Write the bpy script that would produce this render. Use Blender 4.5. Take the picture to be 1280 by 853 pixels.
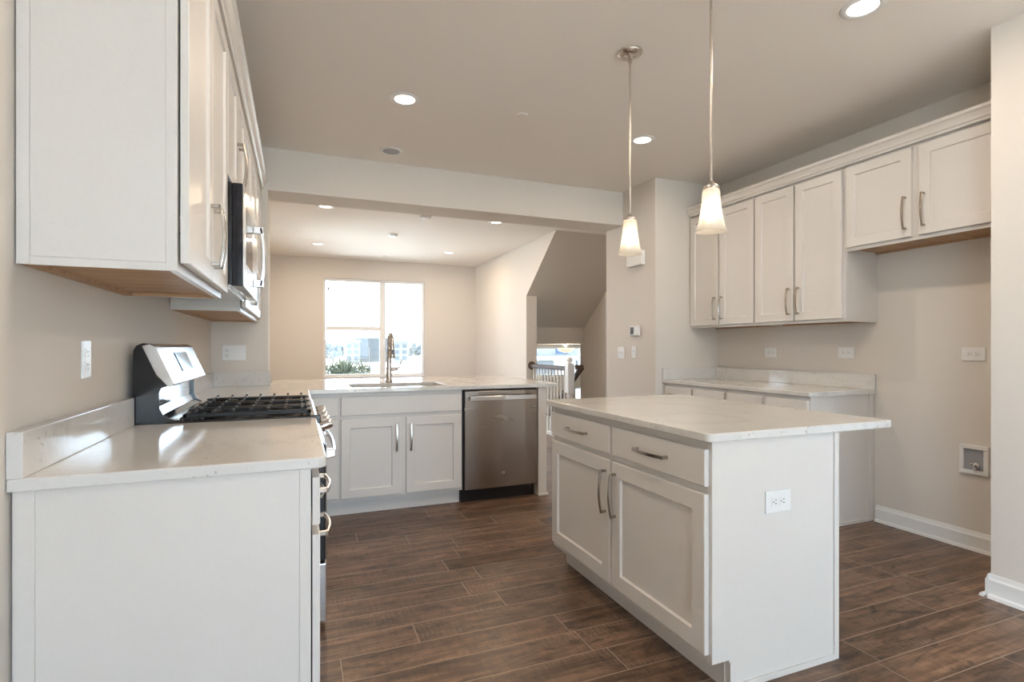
import bpy, bmesh, math, random
from mathutils import Vector, Matrix
random.seed(7)
PI = math.pi
for o in list(bpy.data.objects):
    bpy.data.objects.remove(o)
SC = bpy.context.scene
COL = SC.collection

# ------------------------------------------------------------------ camera
cam_d = bpy.data.cameras.new('camera')
cam = bpy.data.objects.new('camera', cam_d)
COL.objects.link(cam)
cam.location = (0, 0, 1.208)
cam.rotation_euler = (PI / 2, 0, -0.3832)
cam_d.sensor_fit = 'HORIZONTAL'
cam_d.sensor_width = 36
cam_d.lens = 665.96 / 1280 * 36
cam_d.shift_y = 7.96 / 1280
cam_d.clip_start = 0.02
cam_d.clip_end = 600
SC.camera = cam

# ------------------------------------------------------------------ view, world, lights
SC.view_settings.view_transform = 'Standard'
SC.view_settings.look = 'None'
SC.view_settings.gamma = 1
SC.view_settings.use_curve_mapping = False
SC.view_settings.exposure = 0.06

world = bpy.data.worlds.new('overcast_sky')
SC.world = world
world.use_nodes = True
wn = world.node_tree
bg = wn.nodes['Background']
bg.inputs['Color'].default_value = (0.615, 0.80, 0.985, 1)
bg.inputs['Strength'].default_value = 9.6


def portal(name, loc, rot, sx, sy):
    d = bpy.data.lights.new(name, 'AREA')
    d.shape = 'RECTANGLE'
    d.size = sx
    d.size_y = sy
    d.cycles.is_portal = True
    o = bpy.data.objects.new(name, d)
    COL.objects.link(o)
    o.location = loc
    o.rotation_euler = rot
    return o


# openings that let the sky in (area lights flagged as portals add no light of their own)
portal('far_window_portal', (1.30, 9.90, 1.55), (-PI / 2, 0, 0), 1.8, 1.75)
portal('added_side_window_portal', (-0.76, 7.7, 1.55), (0, -PI / 2, 0), 1.75, 1.4)  # this and the next two serve unseen windows added for light
portal('added_back_window_portal', (1.28, -4.76, 1.34), (PI / 2, 0, 0), 3.5, 2.6)
portal('added_left_window_portal', (-0.76, -1.85, 1.5), (0, -PI / 2, 0), 2.3, 2.3)
portal('foyer_portal', (4.9, 9.9, 0.6), (-PI / 2, 0, 0), 1.3, 1.5)

sun_d = bpy.data.lights.new('winter_sun', 'SUN')
sun_d.energy = 31
sun_d.color = (1.0, 0.88, 0.60)
sun_d.angle = 0.02
sun = bpy.data.objects.new('winter_sun', sun_d)
COL.objects.link(sun)
sun.location = (-20, 7, 15)
sun.rotation_euler = Vector((0.8, 0.0, -0.6)).to_track_quat('-Z', 'Y').to_euler()

WARM = (1.0, 0.80, 0.60)


def lamp(name, kind, loc, power, color=WARM, size=0.06, parent=None, spot=None):
    d = bpy.data.lights.new(name, kind)
    d.energy = power
    d.color = color
    if kind == 'AREA':
        d.shape = 'DISK'
        d.size = size
    elif kind == 'SPOT':
        d.shadow_soft_size = size
        d.spot_size = spot or 2.6
        d.spot_blend = 0.6
    else:
        d.shadow_soft_size = size
    o = bpy.data.objects.new(name, d)
    COL.objects.link(o)
    if parent is not None:
        o.parent = parent
        o.location = Vector(loc) - parent.location
    else:
        o.location = loc
    return o


KITCHEN_LAMP = 2.2
DINING_LAMP = 7.5

# ------------------------------------------------------------------ materials


def nodes_of(name):
    m = bpy.data.materials.new(name)
    m.use_nodes = True
    nt = m.node_tree
    return m, nt, nt.nodes['Principled BSDF']


def N(nt, typ, **kw):
    n = nt.nodes.new(typ)
    for k, v in kw.items():
        if hasattr(n, k):
            setattr(n, k, v)
        else:
            n.inputs[k].default_value = v
    return n


def plain(name, col, rough=0.5, metal=0.0, bump=0.0, scale=60.0, var=0.03, spec=0.5):
    """painted / moulded surface with slight procedural colour variation and bump"""
    m, nt, b = nodes_of(name)
    b.inputs['Roughness'].default_value = rough
    b.inputs['Metallic'].default_value = metal
    b.inputs['Specular IOR Level'].default_value = spec
    tc = N(nt, 'ShaderNodeTexCoord')
    nz = N(nt, 'ShaderNodeTexNoise')
    nz.inputs['Scale'].default_value = scale
    nz.inputs['Detail'].default_value = 4
    nt.links.new(tc.outputs['Object'], nz.inputs['Vector'])
    r = N(nt, 'ShaderNodeValToRGB')
    r.color_ramp.elements[0].color = tuple(c * (1 - var) for c in col) + (1,)
    r.color_ramp.elements[1].color = tuple(min(1, c * (1 + var)) for c in col) + (1,)
    r.color_ramp.elements[0].position = 0.3
    r.color_ramp.elements[1].position = 0.7
    nt.links.new(nz.outputs['Fac'], r.inputs['Fac'])
    nt.links.new(r.outputs['Color'], b.inputs['Base Color'])
    if bump:
        bp = N(nt, 'ShaderNodeBump')
        bp.inputs['Strength'].default_value = bump
        bp.inputs['Distance'].default_value = 0.002
        nt.links.new(nz.outputs['Fac'], bp.inputs['Height'])
        nt.links.new(bp.outputs['Normal'], b.inputs['Normal'])
    return m


def brushed(name, col, rough, axis_scale, bump=0.02):
    m, nt, b = nodes_of(name)
    b.inputs['Metallic'].default_value = 1
    b.inputs['Base Color'].default_value = col + (1,)
    tc = N(nt, 'ShaderNodeTexCoord')
    mp = N(nt, 'ShaderNodeMapping')
    mp.inputs['Scale'].default_value = axis_scale
    nz = N(nt, 'ShaderNodeTexNoise')
    nz.inputs['Scale'].default_value = 1.0
    nz.inputs['Detail'].default_value = 3
    nt.links.new(tc.outputs['Object'], mp.inputs['Vector'])
    nt.links.new(mp.outputs['Vector'], nz.inputs['Vector'])
    mr = N(nt, 'ShaderNodeMapRange')
    mr.inputs['To Min'].default_value = rough * 0.8
    mr.inputs['To Max'].default_value = rough * 1.25
    nt.links.new(nz.outputs['Fac'], mr.inputs['Value'])
    nt.links.new(mr.outputs['Result'], b.inputs['Roughness'])
    bp = N(nt, 'ShaderNodeBump')
    bp.inputs['Strength'].default_value = bump
    bp.inputs['Distance'].default_value = 0.001
    nt.links.new(nz.outputs['Fac'], bp.inputs['Height'])
    nt.links.new(bp.outputs['Normal'], b.inputs['Normal'])
    return m


def quartz():
    m, nt, b = nodes_of('quartz')
    b.inputs['Roughness'].default_value = 0.10
    tc = N(nt, 'ShaderNodeTexCoord')
    n1 = N(nt, 'ShaderNodeTexNoise')
    n1.inputs['Scale'].default_value = 2.6
    n1.inputs['Detail'].default_value = 9
    n1.inputs['Roughness'].default_value = 0.68
    n1.inputs['Distortion'].default_value = 1.2
    r1 = N(nt, 'ShaderNodeValToRGB')
    e = r1.color_ramp.elements
    e[0].position, e[0].color = 0.30, (0.57, 0.55, 0.525, 1)
    e[1].position, e[1].color = 0.46, (0.68, 0.665, 0.64, 1)
    x = r1.color_ramp.elements.new(0.75)
    x.color = (0.715, 0.70, 0.675, 1)
    n2 = N(nt, 'ShaderNodeTexNoise')
    n2.inputs['Scale'].default_value = 70
    n2.inputs['Detail'].default_value = 3
    r2 = N(nt, 'ShaderNodeValToRGB')
    e = r2.color_ramp.elements
    e[0].position, e[0].color = 0.29, (0.58, 0.56, 0.54, 1)
    e[1].position, e[1].color = 0.38, (1, 1, 1, 1)
    n3 = N(nt, 'ShaderNodeTexNoise')
    n3.inputs['Scale'].default_value = 5
    r3 = N(nt, 'ShaderNodeValToRGB')
    e = r3.color_ramp.elements
    e[0].position, e[0].color = 0.42, (0, 0, 0, 1)
    e[1].position, e[1].color = 0.62, (1, 1, 1, 1)
    mx = N(nt, 'ShaderNodeMix', data_type='RGBA', blend_type='MULTIPLY')
    for n in (n1, n2, n3):
        nt.links.new(tc.outputs['Object'], n.inputs['Vector'])
    nt.links.new(n1.outputs['Fac'], r1.inputs['Fac'])
    nt.links.new(n2.outputs['Fac'], r2.inputs['Fac'])
    nt.links.new(n3.outputs['Fac'], r3.inputs['Fac'])
    nt.links.new(r3.outputs['Color'], mx.inputs[0])
    nt.links.new(r1.outputs['Color'], mx.inputs[6])
    nt.links.new(r2.outputs['Color'], mx.inputs[7])
    nt.links.new(mx.outputs[2], b.inputs['Base Color'])
    return m


def plank_floor():
    """wood-look planks running along X, joints staggered per row"""
    m, nt, b = nodes_of('plank_floor')
    L = nt.links.new
    tc = N(nt, 'ShaderNodeTexCoord')
    sp = N(nt, 'ShaderNodeSeparateXYZ')
    L(tc.outputs['Object'], sp.inputs[0])

    def math_(op, a, b_=None):
        n = N(nt, 'ShaderNodeMath', operation=op)
        for i, v in enumerate((a, b_)):
            if v is None:
                continue
            if isinstance(v, (int, float)):
                n.inputs[i].default_value = v
            else:
                L(v, n.inputs[i])
        return n.outputs[0]
    W, LEN = 0.158, 0.92
    ry = math_('DIVIDE', math_('ADD', sp.outputs['Y'], 0.05), W)
    row = math_('FLOOR', ry)
    fy = math_('FRACT', ry)
    wn1 = N(nt, 'ShaderNodeTexWhiteNoise', noise_dimensions='1D')
    L(row, wn1.inputs['W'])
    rx = math_('ADD', math_('DIVIDE', sp.outputs['X'], LEN), math_('MULTIPLY', wn1.outputs['Value'], 7.3))
    colm = math_('FLOOR', rx)
    fx = math_('FRACT', rx)
    cv = N(nt, 'ShaderNodeCombineXYZ')
    L(row, cv.inputs[0])
    L(colm, cv.inputs[1])
    wn2 = N(nt, 'ShaderNodeTexWhiteNoise', noise_dimensions='3D')
    L(cv.outputs[0], wn2.inputs['Vector'])
    # grout mask
    gy = math_('LESS_THAN', math_('MULTIPLY', math_('MINIMUM', fy, math_('SUBTRACT', 1.0, fy)), W), 0.0020)
    gx = math_('LESS_THAN', math_('MULTIPLY', math_('MINIMUM', fx, math_('SUBTRACT', 1.0, fx)), LEN), 0.0020)
    gr = math_('MAXIMUM', gx, gy)
    # grain coordinates, shifted per plank
    off = N(nt, 'ShaderNodeVectorMath', operation='MULTIPLY')
    L(wn2.outputs['Color'], off.inputs[0])
    off.inputs[1].default_value = (40, 40, 40)
    ad = N(nt, 'ShaderNodeVectorMath', operation='ADD')
    L(tc.outputs['Object'], ad.inputs[0])
    L(off.outputs[0], ad.inputs[1])

    def grain(sc, detail, dist):
        mp = N(nt, 'ShaderNodeMapping')
        mp.inputs['Scale'].default_value = sc
        L(ad.outputs[0], mp.inputs['Vector'])
        nz = N(nt, 'ShaderNodeTexNoise')
        nz.inputs['Scale'].default_value = 1
        nz.inputs['Detail'].default_value = detail
        nz.inputs['Roughness'].default_value = 0.65
        nz.inputs['Distortion'].default_value = dist
        L(mp.outputs[0], nz.inputs['Vector'])
        return nz.outputs['Fac']
    g1 = grain((2.2, 26, 1), 8, 0.6)
    g2 = grain((60, 9, 1), 3, 0.2)
    g3 = grain((2.4, 7, 1), 5, 1.4)
    r1 = N(nt, 'ShaderNodeValToRGB')
    e = r1.color_ramp.elements
    e[0].position, e[0].color = 0.33, (0.042, 0.022, 0.013, 1)
    e[1].position, e[1].color = 0.68, (0.31, 0.19, 0.12, 1)
    x = r1.color_ramp.elements.new(0.5)
    x.color = (0.145, 0.084, 0.052, 1)
    L(math_('ADD', math_('MULTIPLY', g1, 0.62), math_('MULTIPLY', g3, 0.38)), r1.inputs['Fac'])
    # saw marks
    r2 = N(nt, 'ShaderNodeValToRGB')
    e = r2.color_ramp.elements
    e[0].position, e[0].color = 0.35, (0.80, 0.80, 0.80, 1)
    e[1].position, e[1].color = 0.65, (1.16, 1.16, 1.16, 1)
    L(g2, r2.inputs['Fac'])
    mx1 = N(nt, 'ShaderNodeMix', data_type='RGBA', blend_type='MULTIPLY')
    mx1.inputs[0].default_value = 0.75
    L(r1.outputs['Color'], mx1.inputs[6])
    L(r2.outputs['Color'], mx1.inputs[7])
    # per plank tone
    tone = math_('ADD', math_('MULTIPLY', wn2.outputs['Value'], 0.5), 0.80)
    mx2 = N(nt, 'ShaderNodeVectorMath', operation='SCALE')
    L(mx1.outputs[2], mx2.inputs[0])
    L(tone, mx2.inputs['Scale'])
    # dark weathered stains
    r3 = N(nt, 'ShaderNodeValToRGB')
    e = r3.color_ramp.elements
    e[0].position, e[0].color = 0.34, (0.30, 0.33, 0.38, 1)
    e[1].position, e[1].color = 0.47, (1, 1, 1, 1)
    L(grain((3.2, 9, 1), 6, 2.2), r3.inputs['Fac'])
    mx3 = N(nt, 'ShaderNodeMix', data_type='RGBA', blend_type='MULTIPLY')
    mx3.inputs[0].default_value = 0.85
    L(mx2.outputs[0], mx3.inputs[6])
    L(r3.outputs['Color'], mx3.inputs[7])
    # saw marks: pale cross bands in patches
    wv = N(nt, 'ShaderNodeTexWave', wave_type='BANDS', bands_direction='X')
    wv.inputs['Scale'].default_value = 14
    wv.inputs['Distortion'].default_value = 7.0
    wv.inputs['Detail'].default_value = 2
    wv.inputs['Detail Scale'].default_value = 2.0
    L(ad.outputs[0], wv.inputs['Vector'])
    pr = N(nt, 'ShaderNodeMapRange')
    pr.inputs['From Min'].default_value = 0.52
    pr.inputs['From Max'].default_value = 0.66
    L(grain((1.7, 6, 1), 2, 0.5), pr.inputs['Value'])
    saw = math_('MULTIPLY', math_('MULTIPLY', wv.outputs['Fac'], pr.outputs[0]), 0.30)
    mx5 = N(nt, 'ShaderNodeMix', data_type='RGBA')
    L(saw, mx5.inputs[0])
    L(mx3.outputs[2], mx5.inputs[6])
    mx5.inputs[7].default_value = (0.36, 0.25, 0.17, 1)
    mx3 = mx5
    mx4 = N(nt, 'ShaderNodeMix', data_type='RGBA')
    L(gr, mx4.inputs[0])
    L(mx3.outputs[2], mx4.inputs[6])
    mx4.inputs[7].default_value = (0.36, 0.27, 0.20, 1)
    L(mx4.outputs[2], b.inputs['Base Color'])
    ro = N(nt, 'ShaderNodeMapRange')
    ro.inputs['To Min'].default_value = 0.26
    ro.inputs['To Max'].default_value = 0.46
    L(g1, ro.inputs['Value'])
    L(ro.outputs[0], b.inputs['Roughness'])
    bp = N(nt, 'ShaderNodeBump')
    bp.inputs['Strength'].default_value = 0.25
    bp.inputs['Distance'].default_value = 0.002
    L(math_('SUBTRACT', g1, math_('MULTIPLY', gr, 0.8)), bp.inputs['Height'])
    L(bp.outputs['Normal'], b.inputs['Normal'])
    return m


def wood(name, c0, c1, sc):
    m, nt, b = nodes_of(name)
    b.inputs['Roughness'].default_value = 0.5
    tc = N(nt, 'ShaderNodeTexCoord')
    mp = N(nt, 'ShaderNodeMapping')
    mp.inputs['Scale'].default_value = sc
    nz = N(nt, 'ShaderNodeTexNoise')
    nz.inputs['Scale'].default_value = 1
    nz.inputs['Detail'].default_value = 6
    r = N(nt, 'ShaderNodeValToRGB')
    r.color_ramp.elements[0].color = c0 + (1,)
    r.color_ramp.elements[1].color = c1 + (1,)
    r.color_ramp.elements[0].position = 0.3
    r.color_ramp.elements[1].position = 0.7
    nt.links.new(tc.outputs['Object'], mp.inputs[0])
    nt.links.new(mp.outputs[0], nz.inputs['Vector'])
    nt.links.new(nz.outputs['Fac'], r.inputs['Fac'])
    nt.links.new(r.outputs['Color'], b.inputs['Base Color'])
    return m


def emit(name, col, strength):
    m, nt, b = nodes_of(name)
    b.inputs['Base Color'].default_value = (0.8, 0.8, 0.8, 1)
    b.inputs['Emission Color'].default_value = col + (1,)
    b.inputs['Emission Strength'].default_value = strength
    return m


def glass_pane():
    m = bpy.data.materials.new('window_glass')
    m.use_nodes = True
    nt = m.node_tree
    nt.nodes.clear()
    out = N(nt, 'ShaderNodeOutputMaterial')
    tr = N(nt, 'ShaderNodeBsdfTransparent')
    tr.inputs['Color'].default_value = (0.97, 0.98, 0.985, 1)
    gl = N(nt, 'ShaderNodeBsdfGlossy')
    gl.inputs['Roughness'].default_value = 0.02
    fr = N(nt, 'ShaderNodeFresnel')
    fr.inputs['IOR'].default_value = 1.35
    mx = N(nt, 'ShaderNodeMixShader')
    nt.links.new(fr.outputs[0], mx.inputs[0])
    nt.links.new(tr.outputs[0], mx.inputs[1])
    nt.links.new(gl.outputs[0], mx.inputs[2])
    nt.links.new(mx.outputs[0], out.inputs['Surface'])
    return m


def frosted():
    m = bpy.data.materials.new('frosted_glass')
    m.use_nodes = True
    nt = m.node_tree
    nt.nodes.clear()
    out = N(nt, 'ShaderNodeOutputMaterial')
    tl = N(nt, 'ShaderNodeBsdfTranslucent')
    tl.inputs['Color'].default_value = (0.95, 0.90, 0.82, 1)
    df = N(nt, 'ShaderNodeBsdfDiffuse')
    df.inputs['Color'].default_value = (0.90, 0.87, 0.82, 1)
    tr = N(nt, 'ShaderNodeBsdfTransparent')
    tr.inputs['Color'].default_value = (1, 0.97, 0.93, 1)
    gl = N(nt, 'ShaderNodeBsdfGlossy')
    gl.inputs['Roughness'].default_value = 0.25
    nz = N(nt, 'ShaderNodeTexNoise')
    nz.inputs['Scale'].default_value = 30
    mr = N(nt, 'ShaderNodeMapRange')
    mr.inputs['To Min'].default_value = 0.30
    mr.inputs['To Max'].default_value = 0.40
    nt.links.new(nz.outputs['Fac'], mr.inputs['Value'])
    m1 = N(nt, 'ShaderNodeMixShader')
    m1.inputs[0].default_value = 0.40
    m2 = N(nt, 'ShaderNodeMixShader')
    m3 = N(nt, 'ShaderNodeMixShader')
    m3.inputs[0].default_value = 0.06
    nt.links.new(tl.outputs[0], m1.inputs[1])
    nt.links.new(df.outputs[0], m1.inputs[2])
    nt.links.new(mr.outputs[0], m2.inputs[0])
    nt.links.new(m1.outputs[0], m2.inputs[1])
    nt.links.new(tr.outputs[0], m2.inputs[2])
    nt.links.new(m2.outputs[0], m3.inputs[1])
    nt.links.new(gl.outputs[0], m3.inputs[2])
    nt.links.new(m3.outputs[0], out.inputs['Surface'])
    return m


def snow():
    m, nt, b = nodes_of('snow_ground')
    b.inputs['Roughness'].default_value = 0.9
    tc = N(nt, 'ShaderNodeTexCoord')
    mp = N(nt, 'ShaderNodeMapping')
    mp.inputs['Scale'].default_value = (0.03, 0.09, 1)
    nz = N(nt, 'ShaderNodeTexNoise')
    nz.inputs['Scale'].default_value = 1
    nz.inputs['Detail'].default_value = 5
    r = N(nt, 'ShaderNodeValToRGB')
    e = r.color_ramp.elements
    e[0].position, e[0].color = 0.36, (0.10, 0.105, 0.11, 1)
    e[1].position, e[1].color = 0.44, (0.74, 0.76, 0.78, 1)
    nt.links.new(tc.outputs['Object'], mp.inputs[0])
    nt.links.new(mp.outputs[0], nz.inputs['Vector'])
    nt.links.new(nz.outputs['Fac'], r.inputs['Fac'])
    nt.links.new(r.outputs['Color'], b.inputs['Base Color'])
    return m


WALL = plain('wall_paint', (0.70, 0.65, 0.595), 0.75, bump=0.08, scale=180, var=0.012, spec=0.25)
CEIL = plain('ceiling_paint', (0.87, 0.825, 0.78), 0.85, bump=0.08, scale=160, var=0.012, spec=0.15)
TRIM = plain('white_trim', (0.80, 0.80, 0.79), 0.4, scale=40, var=0.01)
CAB = plain('cabinet_paint', (0.71, 0.675, 0.64), 0.38, bump=0.03, scale=120, var=0.012)
GAP = plain('cabinet_gap', (0.05, 0.045, 0.04), 0.8)
QZ = quartz()
FLOOR = plank_floor()
MAPLE = wood('maple_wood', (0.36, 0.21, 0.105), (0.50, 0.315, 0.175), (4, 40, 40))
NICKEL = brushed('brushed_nickel', (0.60, 0.55, 0.50), 0.28, (40, 40, 260))
PULL = brushed('satin_nickel_pull', (0.44, 0.395, 0.35), 0.24, (200, 200, 200))
STEEL = brushed('stainless_steel', (0.37, 0.315, 0.27), 0.25, (2, 2, 8), 0.0)  # dark brown tint stands in for the reflected floor
STEELH = brushed('bright_stainless', (0.70, 0.68, 0.66), 0.2, (220, 6, 220))
CHROME = plain('polished_chrome', (0.82, 0.82, 0.82), 0.08, 1.0, var=0.01)
BLACK = plain('black_enamel', (0.012, 0.012, 0.013), 0.22, var=0.1)
BLACKG = plain('black_glass', (0.012, 0.014, 0.02), 0.05, var=0.1)
IRON = plain('cast_iron', (0.012, 0.012, 0.0125), 0.42, bump=0.1, scale=300, var=0.2, spec=0.35)
PLAST = plain('white_plastic', (0.80, 0.80, 0.79), 0.3, scale=30, var=0.01)
SLOT = plain('dark_slot', (0.10, 0.09, 0.085), 0.6)
SCREEN = plain('dark_display', (0.055, 0.05, 0.045), 0.25)
LCD = plain('silver_display', (0.42, 0.46, 0.48), 0.08, 0.9, var=0.03)
RAILW = wood('dark_stained_wood', (0.055, 0.035, 0.022), (0.12, 0.075, 0.048), (30, 4, 30))
GLASS = glass_pane()
FROST = frosted()
BULB = emit('lamp_glow', (1.0, 0.88, 0.72), 8)
DIFF = emit('lit_diffuser', (1.0, 0.90, 0.76), 3.0)
SNOW = snow()
BLDG = plain('grey_siding', (0.075, 0.075, 0.075), 0.8, scale=0.3, var=0.08)
BLDG2 = plain('pale_siding', (0.13, 0.127, 0.124), 0.8, scale=0.3, var=0.08)
BWIN = plain('distant_window', (0.05, 0.055, 0.06), 0.3)
TREE = plain('hazy_tree', (0.085, 0.088, 0.088), 0.9, scale=1.5, var=0.25)
SHRUB = plain('winter_shrub', (0.045, 0.05, 0.03), 0.9, scale=6, var=0.5)
BARK = plain('bare_bark', (0.06, 0.06, 0.06), 0.9)
BLUE = plain('blue_siding', (0.06, 0.10, 0.16), 0.7, scale=2, var=0.05)
HOUSE = plain('white_siding', (0.22, 0.215, 0.21), 0.7, scale=2, var=0.04)
CARPET = plain('beige_carpet', (0.55, 0.50, 0.44), 0.95, bump=0.4, scale=400, var=0.06)

# ------------------------------------------------------------------ mesh builder


class MB:
    def __init__(self):
        self.v, self.f, self.mi, self.sm = [], [], [], []

    def add(self, vs, fs, mi=0, smooth=False):
        o = len(self.v)
        self.v += [tuple(p) for p in vs]
        for f in fs:
            self.f.append(tuple(i + o for i in f))
            self.mi.append(mi)
            self.sm.append(smooth)
        return self

    def box(self, x0, x1, y0, y1, z0, z1, bev=0.0, mi=0):
        bm = bmesh.new()
        bmesh.ops.create_cube(bm, size=1)
        for v in bm.verts:
            v.co = Vector(((x0 + x1) / 2 + v.co.x * (x1 - x0), (y0 + y1) / 2 + v.co.y * (y1 - y0), (z0 + z1) / 2 + v.co.z * (z1 - z0)))
        if bev > 0:
            bmesh.ops.bevel(bm, geom=list(bm.edges), offset=bev, segments=2, affect='EDGES', profile=0.6)
        self.bm(bm, mi)
        return self

    def bm(self, bm, mi=0, smooth=False):
        bm.verts.ensure_lookup_table()
        bm.normal_update()
        self.add([v.co for v in bm.verts], [[v.index for v in f.verts] for f in bm.faces], mi, smooth)
        bm.free()
        return self

    def prism(self, poly, axis, a, b, mi=0, smooth=False):
        """poly: 2D points; axis 'x': (y,z), 'y': (x,z), 'z': (x,y); extruded a..b"""
        def P(p, t):
            return {'x': (t, p[0], p[1]), 'y': (p[0], t, p[1]), 'z': (p[0], p[1], t)}[axis]
        n = len(poly)
        vs = [P(p, a) for p in poly] + [P(p, b) for p in poly]
        fs = [tuple(range(n)), tuple(range(2 * n - 1, n - 1, -1))]
        fs += [(i, i + n, (i + 1) % n + n, (i + 1) % n) for i in range(n)]
        bm = bmesh.new()
        bv = [bm.verts.new(v) for v in vs]
        for f in fs:
            bm.faces.new([bv[i] for i in f])
        bmesh.ops.recalc_face_normals(bm, faces=list(bm.faces))
        bm.verts.index_update()
        self.bm(bm, mi, smooth)
        return self

    def lathe(self, c, prof, seg=28, axis='z', mi=0, smooth=True):
        """prof: list of (radius, height) along axis from point c"""
        vs, fs = [], []
        n = len(prof)
        for k in range(seg):
            a = 2 * PI * k / seg
            for r, h in prof:
                u, w = r * math.cos(a), r * math.sin(a)
                d = {'z': (u, w, h), 'x': (h, u, w), 'y': (w, h, u)}[axis]
                vs.append((c[0] + d[0], c[1] + d[1], c[2] + d[2]))
        for k in range(seg):
            k2 = (k + 1) % seg
            for i in range(n - 1):
                q = [k * n + i, k2 * n + i, k2 * n + i + 1, k * n + i + 1]
                if prof[i][0] == 0:
                    q = [k * n + i, k2 * n + i + 1, k * n + i + 1]
                elif prof[i + 1][0] == 0:
                    q = [k * n + i, k2 * n + i, k * n + i + 1]
                fs.append(tuple(q))
        bm = bmesh.new()
        bv = [bm.verts.new(v) for v in vs]
        for f in fs:
            try:
                bm.faces.new([bv[i] for i in f])
            except ValueError:
                pass
        bmesh.ops.remove_doubles(bm, verts=list(bm.verts), dist=1e-6)
        bm.verts.index_update()
        self.bm(bm, mi, smooth)
        return self

    def cyl(self, p0, p1, r, seg=16, r2=None, mi=0):
        return self.tube([p0, p1], [r, r if r2 is None else r2], seg, mi)

    def tube(self, pts, r, seg=10, mi=0):
        pts = [Vector(p) for p in pts]
        rs = r if isinstance(r, (list, tuple)) else [r] * len(pts)
        vs, fs = [], []
        t0 = (pts[1] - pts[0]).normalized()
        ref = Vector((0, 0, 1)) if abs(t0.z) < 0.9 else Vector((1, 0, 0))
        nrm = t0.cross(ref).normalized()
        for i, p in enumerate(pts):
            if i == 0:
                t = pts[1] - pts[0]
            elif i == len(pts) - 1:
                t = pts[-1] - pts[-2]
            else:
                t = pts[i + 1] - pts[i - 1]
            t.normalize()
            nrm = (nrm - t * nrm.dot(t)).normalized()
            bi = t.cross(nrm)
            for k in range(seg):
                a = 2 * PI * k / seg
                vs.append(p + (nrm * math.cos(a) + bi * math.sin(a)) * rs[i])
        for i in range(len(pts) - 1):
            for k in range(seg):
                k2 = (k + 1) % seg
                fs.append((i * seg + k, i * seg + k2, (i + 1) * seg + k2, (i + 1) * seg + k))
        self.add(vs, fs, mi, True)
        m = (len(pts) - 1) * seg
        self.add([vs[k] for k in range(seg)], [tuple(reversed(range(seg)))], mi)
        self.add([vs[m + k] for k in range(seg)], [tuple(range(seg))], mi)
        return self

    def strap(self, pts, wdir, w, t, mi=0):
        """flat bar swept along pts, width w along wdir, thickness t"""
        pts = [Vector(p) for p in pts]
        wd = Vector(wdir).normalized()
        vs, fs = [], []
        n = len(pts)
        for i, p in enumerate(pts):
            tg = (pts[min(i + 1, n - 1)] - pts[max(i - 1, 0)]).normalized()
            nd = tg.cross(wd).normalized()
            for su, sv in ((-1, -1), (1, -1), (1, 1), (-1, 1)):
                vs.append(p + wd * su * w / 2 + nd * sv * t / 2)
        for i in range(n - 1):
            for k in range(4):
                k2 = (k + 1) % 4
                fs.append((i * 4 + k, i * 4 + k2, (i + 1) * 4 + k2, (i + 1) * 4 + k))
        fs.append((3, 2, 1, 0))
        fs.append(((n - 1) * 4, (n - 1) * 4 + 1, (n - 1) * 4 + 2, (n - 1) * 4 + 3))
        bm = bmesh.new()
        bv = [bm.verts.new(v) for v in vs]
        for f in fs:
            bm.faces.new([bv[i] for i in f])
        bmesh.ops.recalc_face_normals(bm, faces=list(bm.faces))
        bm.verts.index_update()
        self.bm(bm, mi)
        return self

    def sphere(self, c, r, sub=2, sc=(1, 1, 1), mi=0, jitter=0.0):
        bm = bmesh.new()
        bmesh.ops.create_icosphere(bm, subdivisions=sub, radius=1)
        for v in bm.verts:
            k = 1 + random.uniform(-jitter, jitter)
            v.co = Vector((c[0] + v.co.x * r * sc[0] * k, c[1] + v.co.y * r * sc[1] * k, c[2] + v.co.z * r * sc[2] * k))
        self.bm(bm, mi, True)
        return self

    def build(self, name, mat, parent=None, bevel=0.0, label=None):
        me = bpy.data.meshes.new(name)
        base = world_base(parent)
        me.from_pydata([(x - base[0], y - base[1], z - base[2]) for x, y, z in self.v], [], self.f)
        for m in (mat if isinstance(mat, (list, tuple)) else [mat]):
            me.materials.append(m)
        for p, mi, s in zip(me.polygons, self.mi, self.sm):
            p.material_index = mi
            p.use_smooth = s
        me.validate()
        o = bpy.data.objects.new(name, me)
        COL.objects.link(o)
        if parent is not None:
            o.parent = parent
        if bevel:
            md = o.modifiers.new('bevel', 'BEVEL')
            md.width = bevel
            md.segments = 2
            md.limit_method = 'ANGLE'
        if label:
            o['label'] = label
        return o


def world_base(p):
    b = Vector((0, 0, 0))
    while p is not None:
        b += p.location
        p = p.parent
    return b


def thing(name, label, cat, loc, group=None):
    o = bpy.data.objects.new(name, None)
    COL.objects.link(o)
    o.empty_display_size = 0.1
    o.location = loc
    o['label'] = label
    o['category'] = cat
    if group:
        o['group'] = group
    return o


def tag(o, label, cat, group=None, kind=None):
    o['label'] = label
    o['category'] = cat
    if group:
        o['group'] = group
    if kind:
        o['kind'] = kind
    return o


def struct(name, mb, mat, parent=None):
    o = mb.build(name, mat, parent)
    if parent is None:
        o['kind'] = 'structure'
    return o


def dup(root, loc, label, group=None):
    r = root.copy()
    COL.objects.link(r)
    r.location = loc
    r['label'] = label
    if group:
        r['group'] = group
    for ch in list(root.children):
        c = ch.copy()
        COL.objects.link(c)
        c.parent = r
        for g in list(ch.children):
            d = g.copy()
            COL.objects.link(d)
            d.parent = c
    return r


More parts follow.
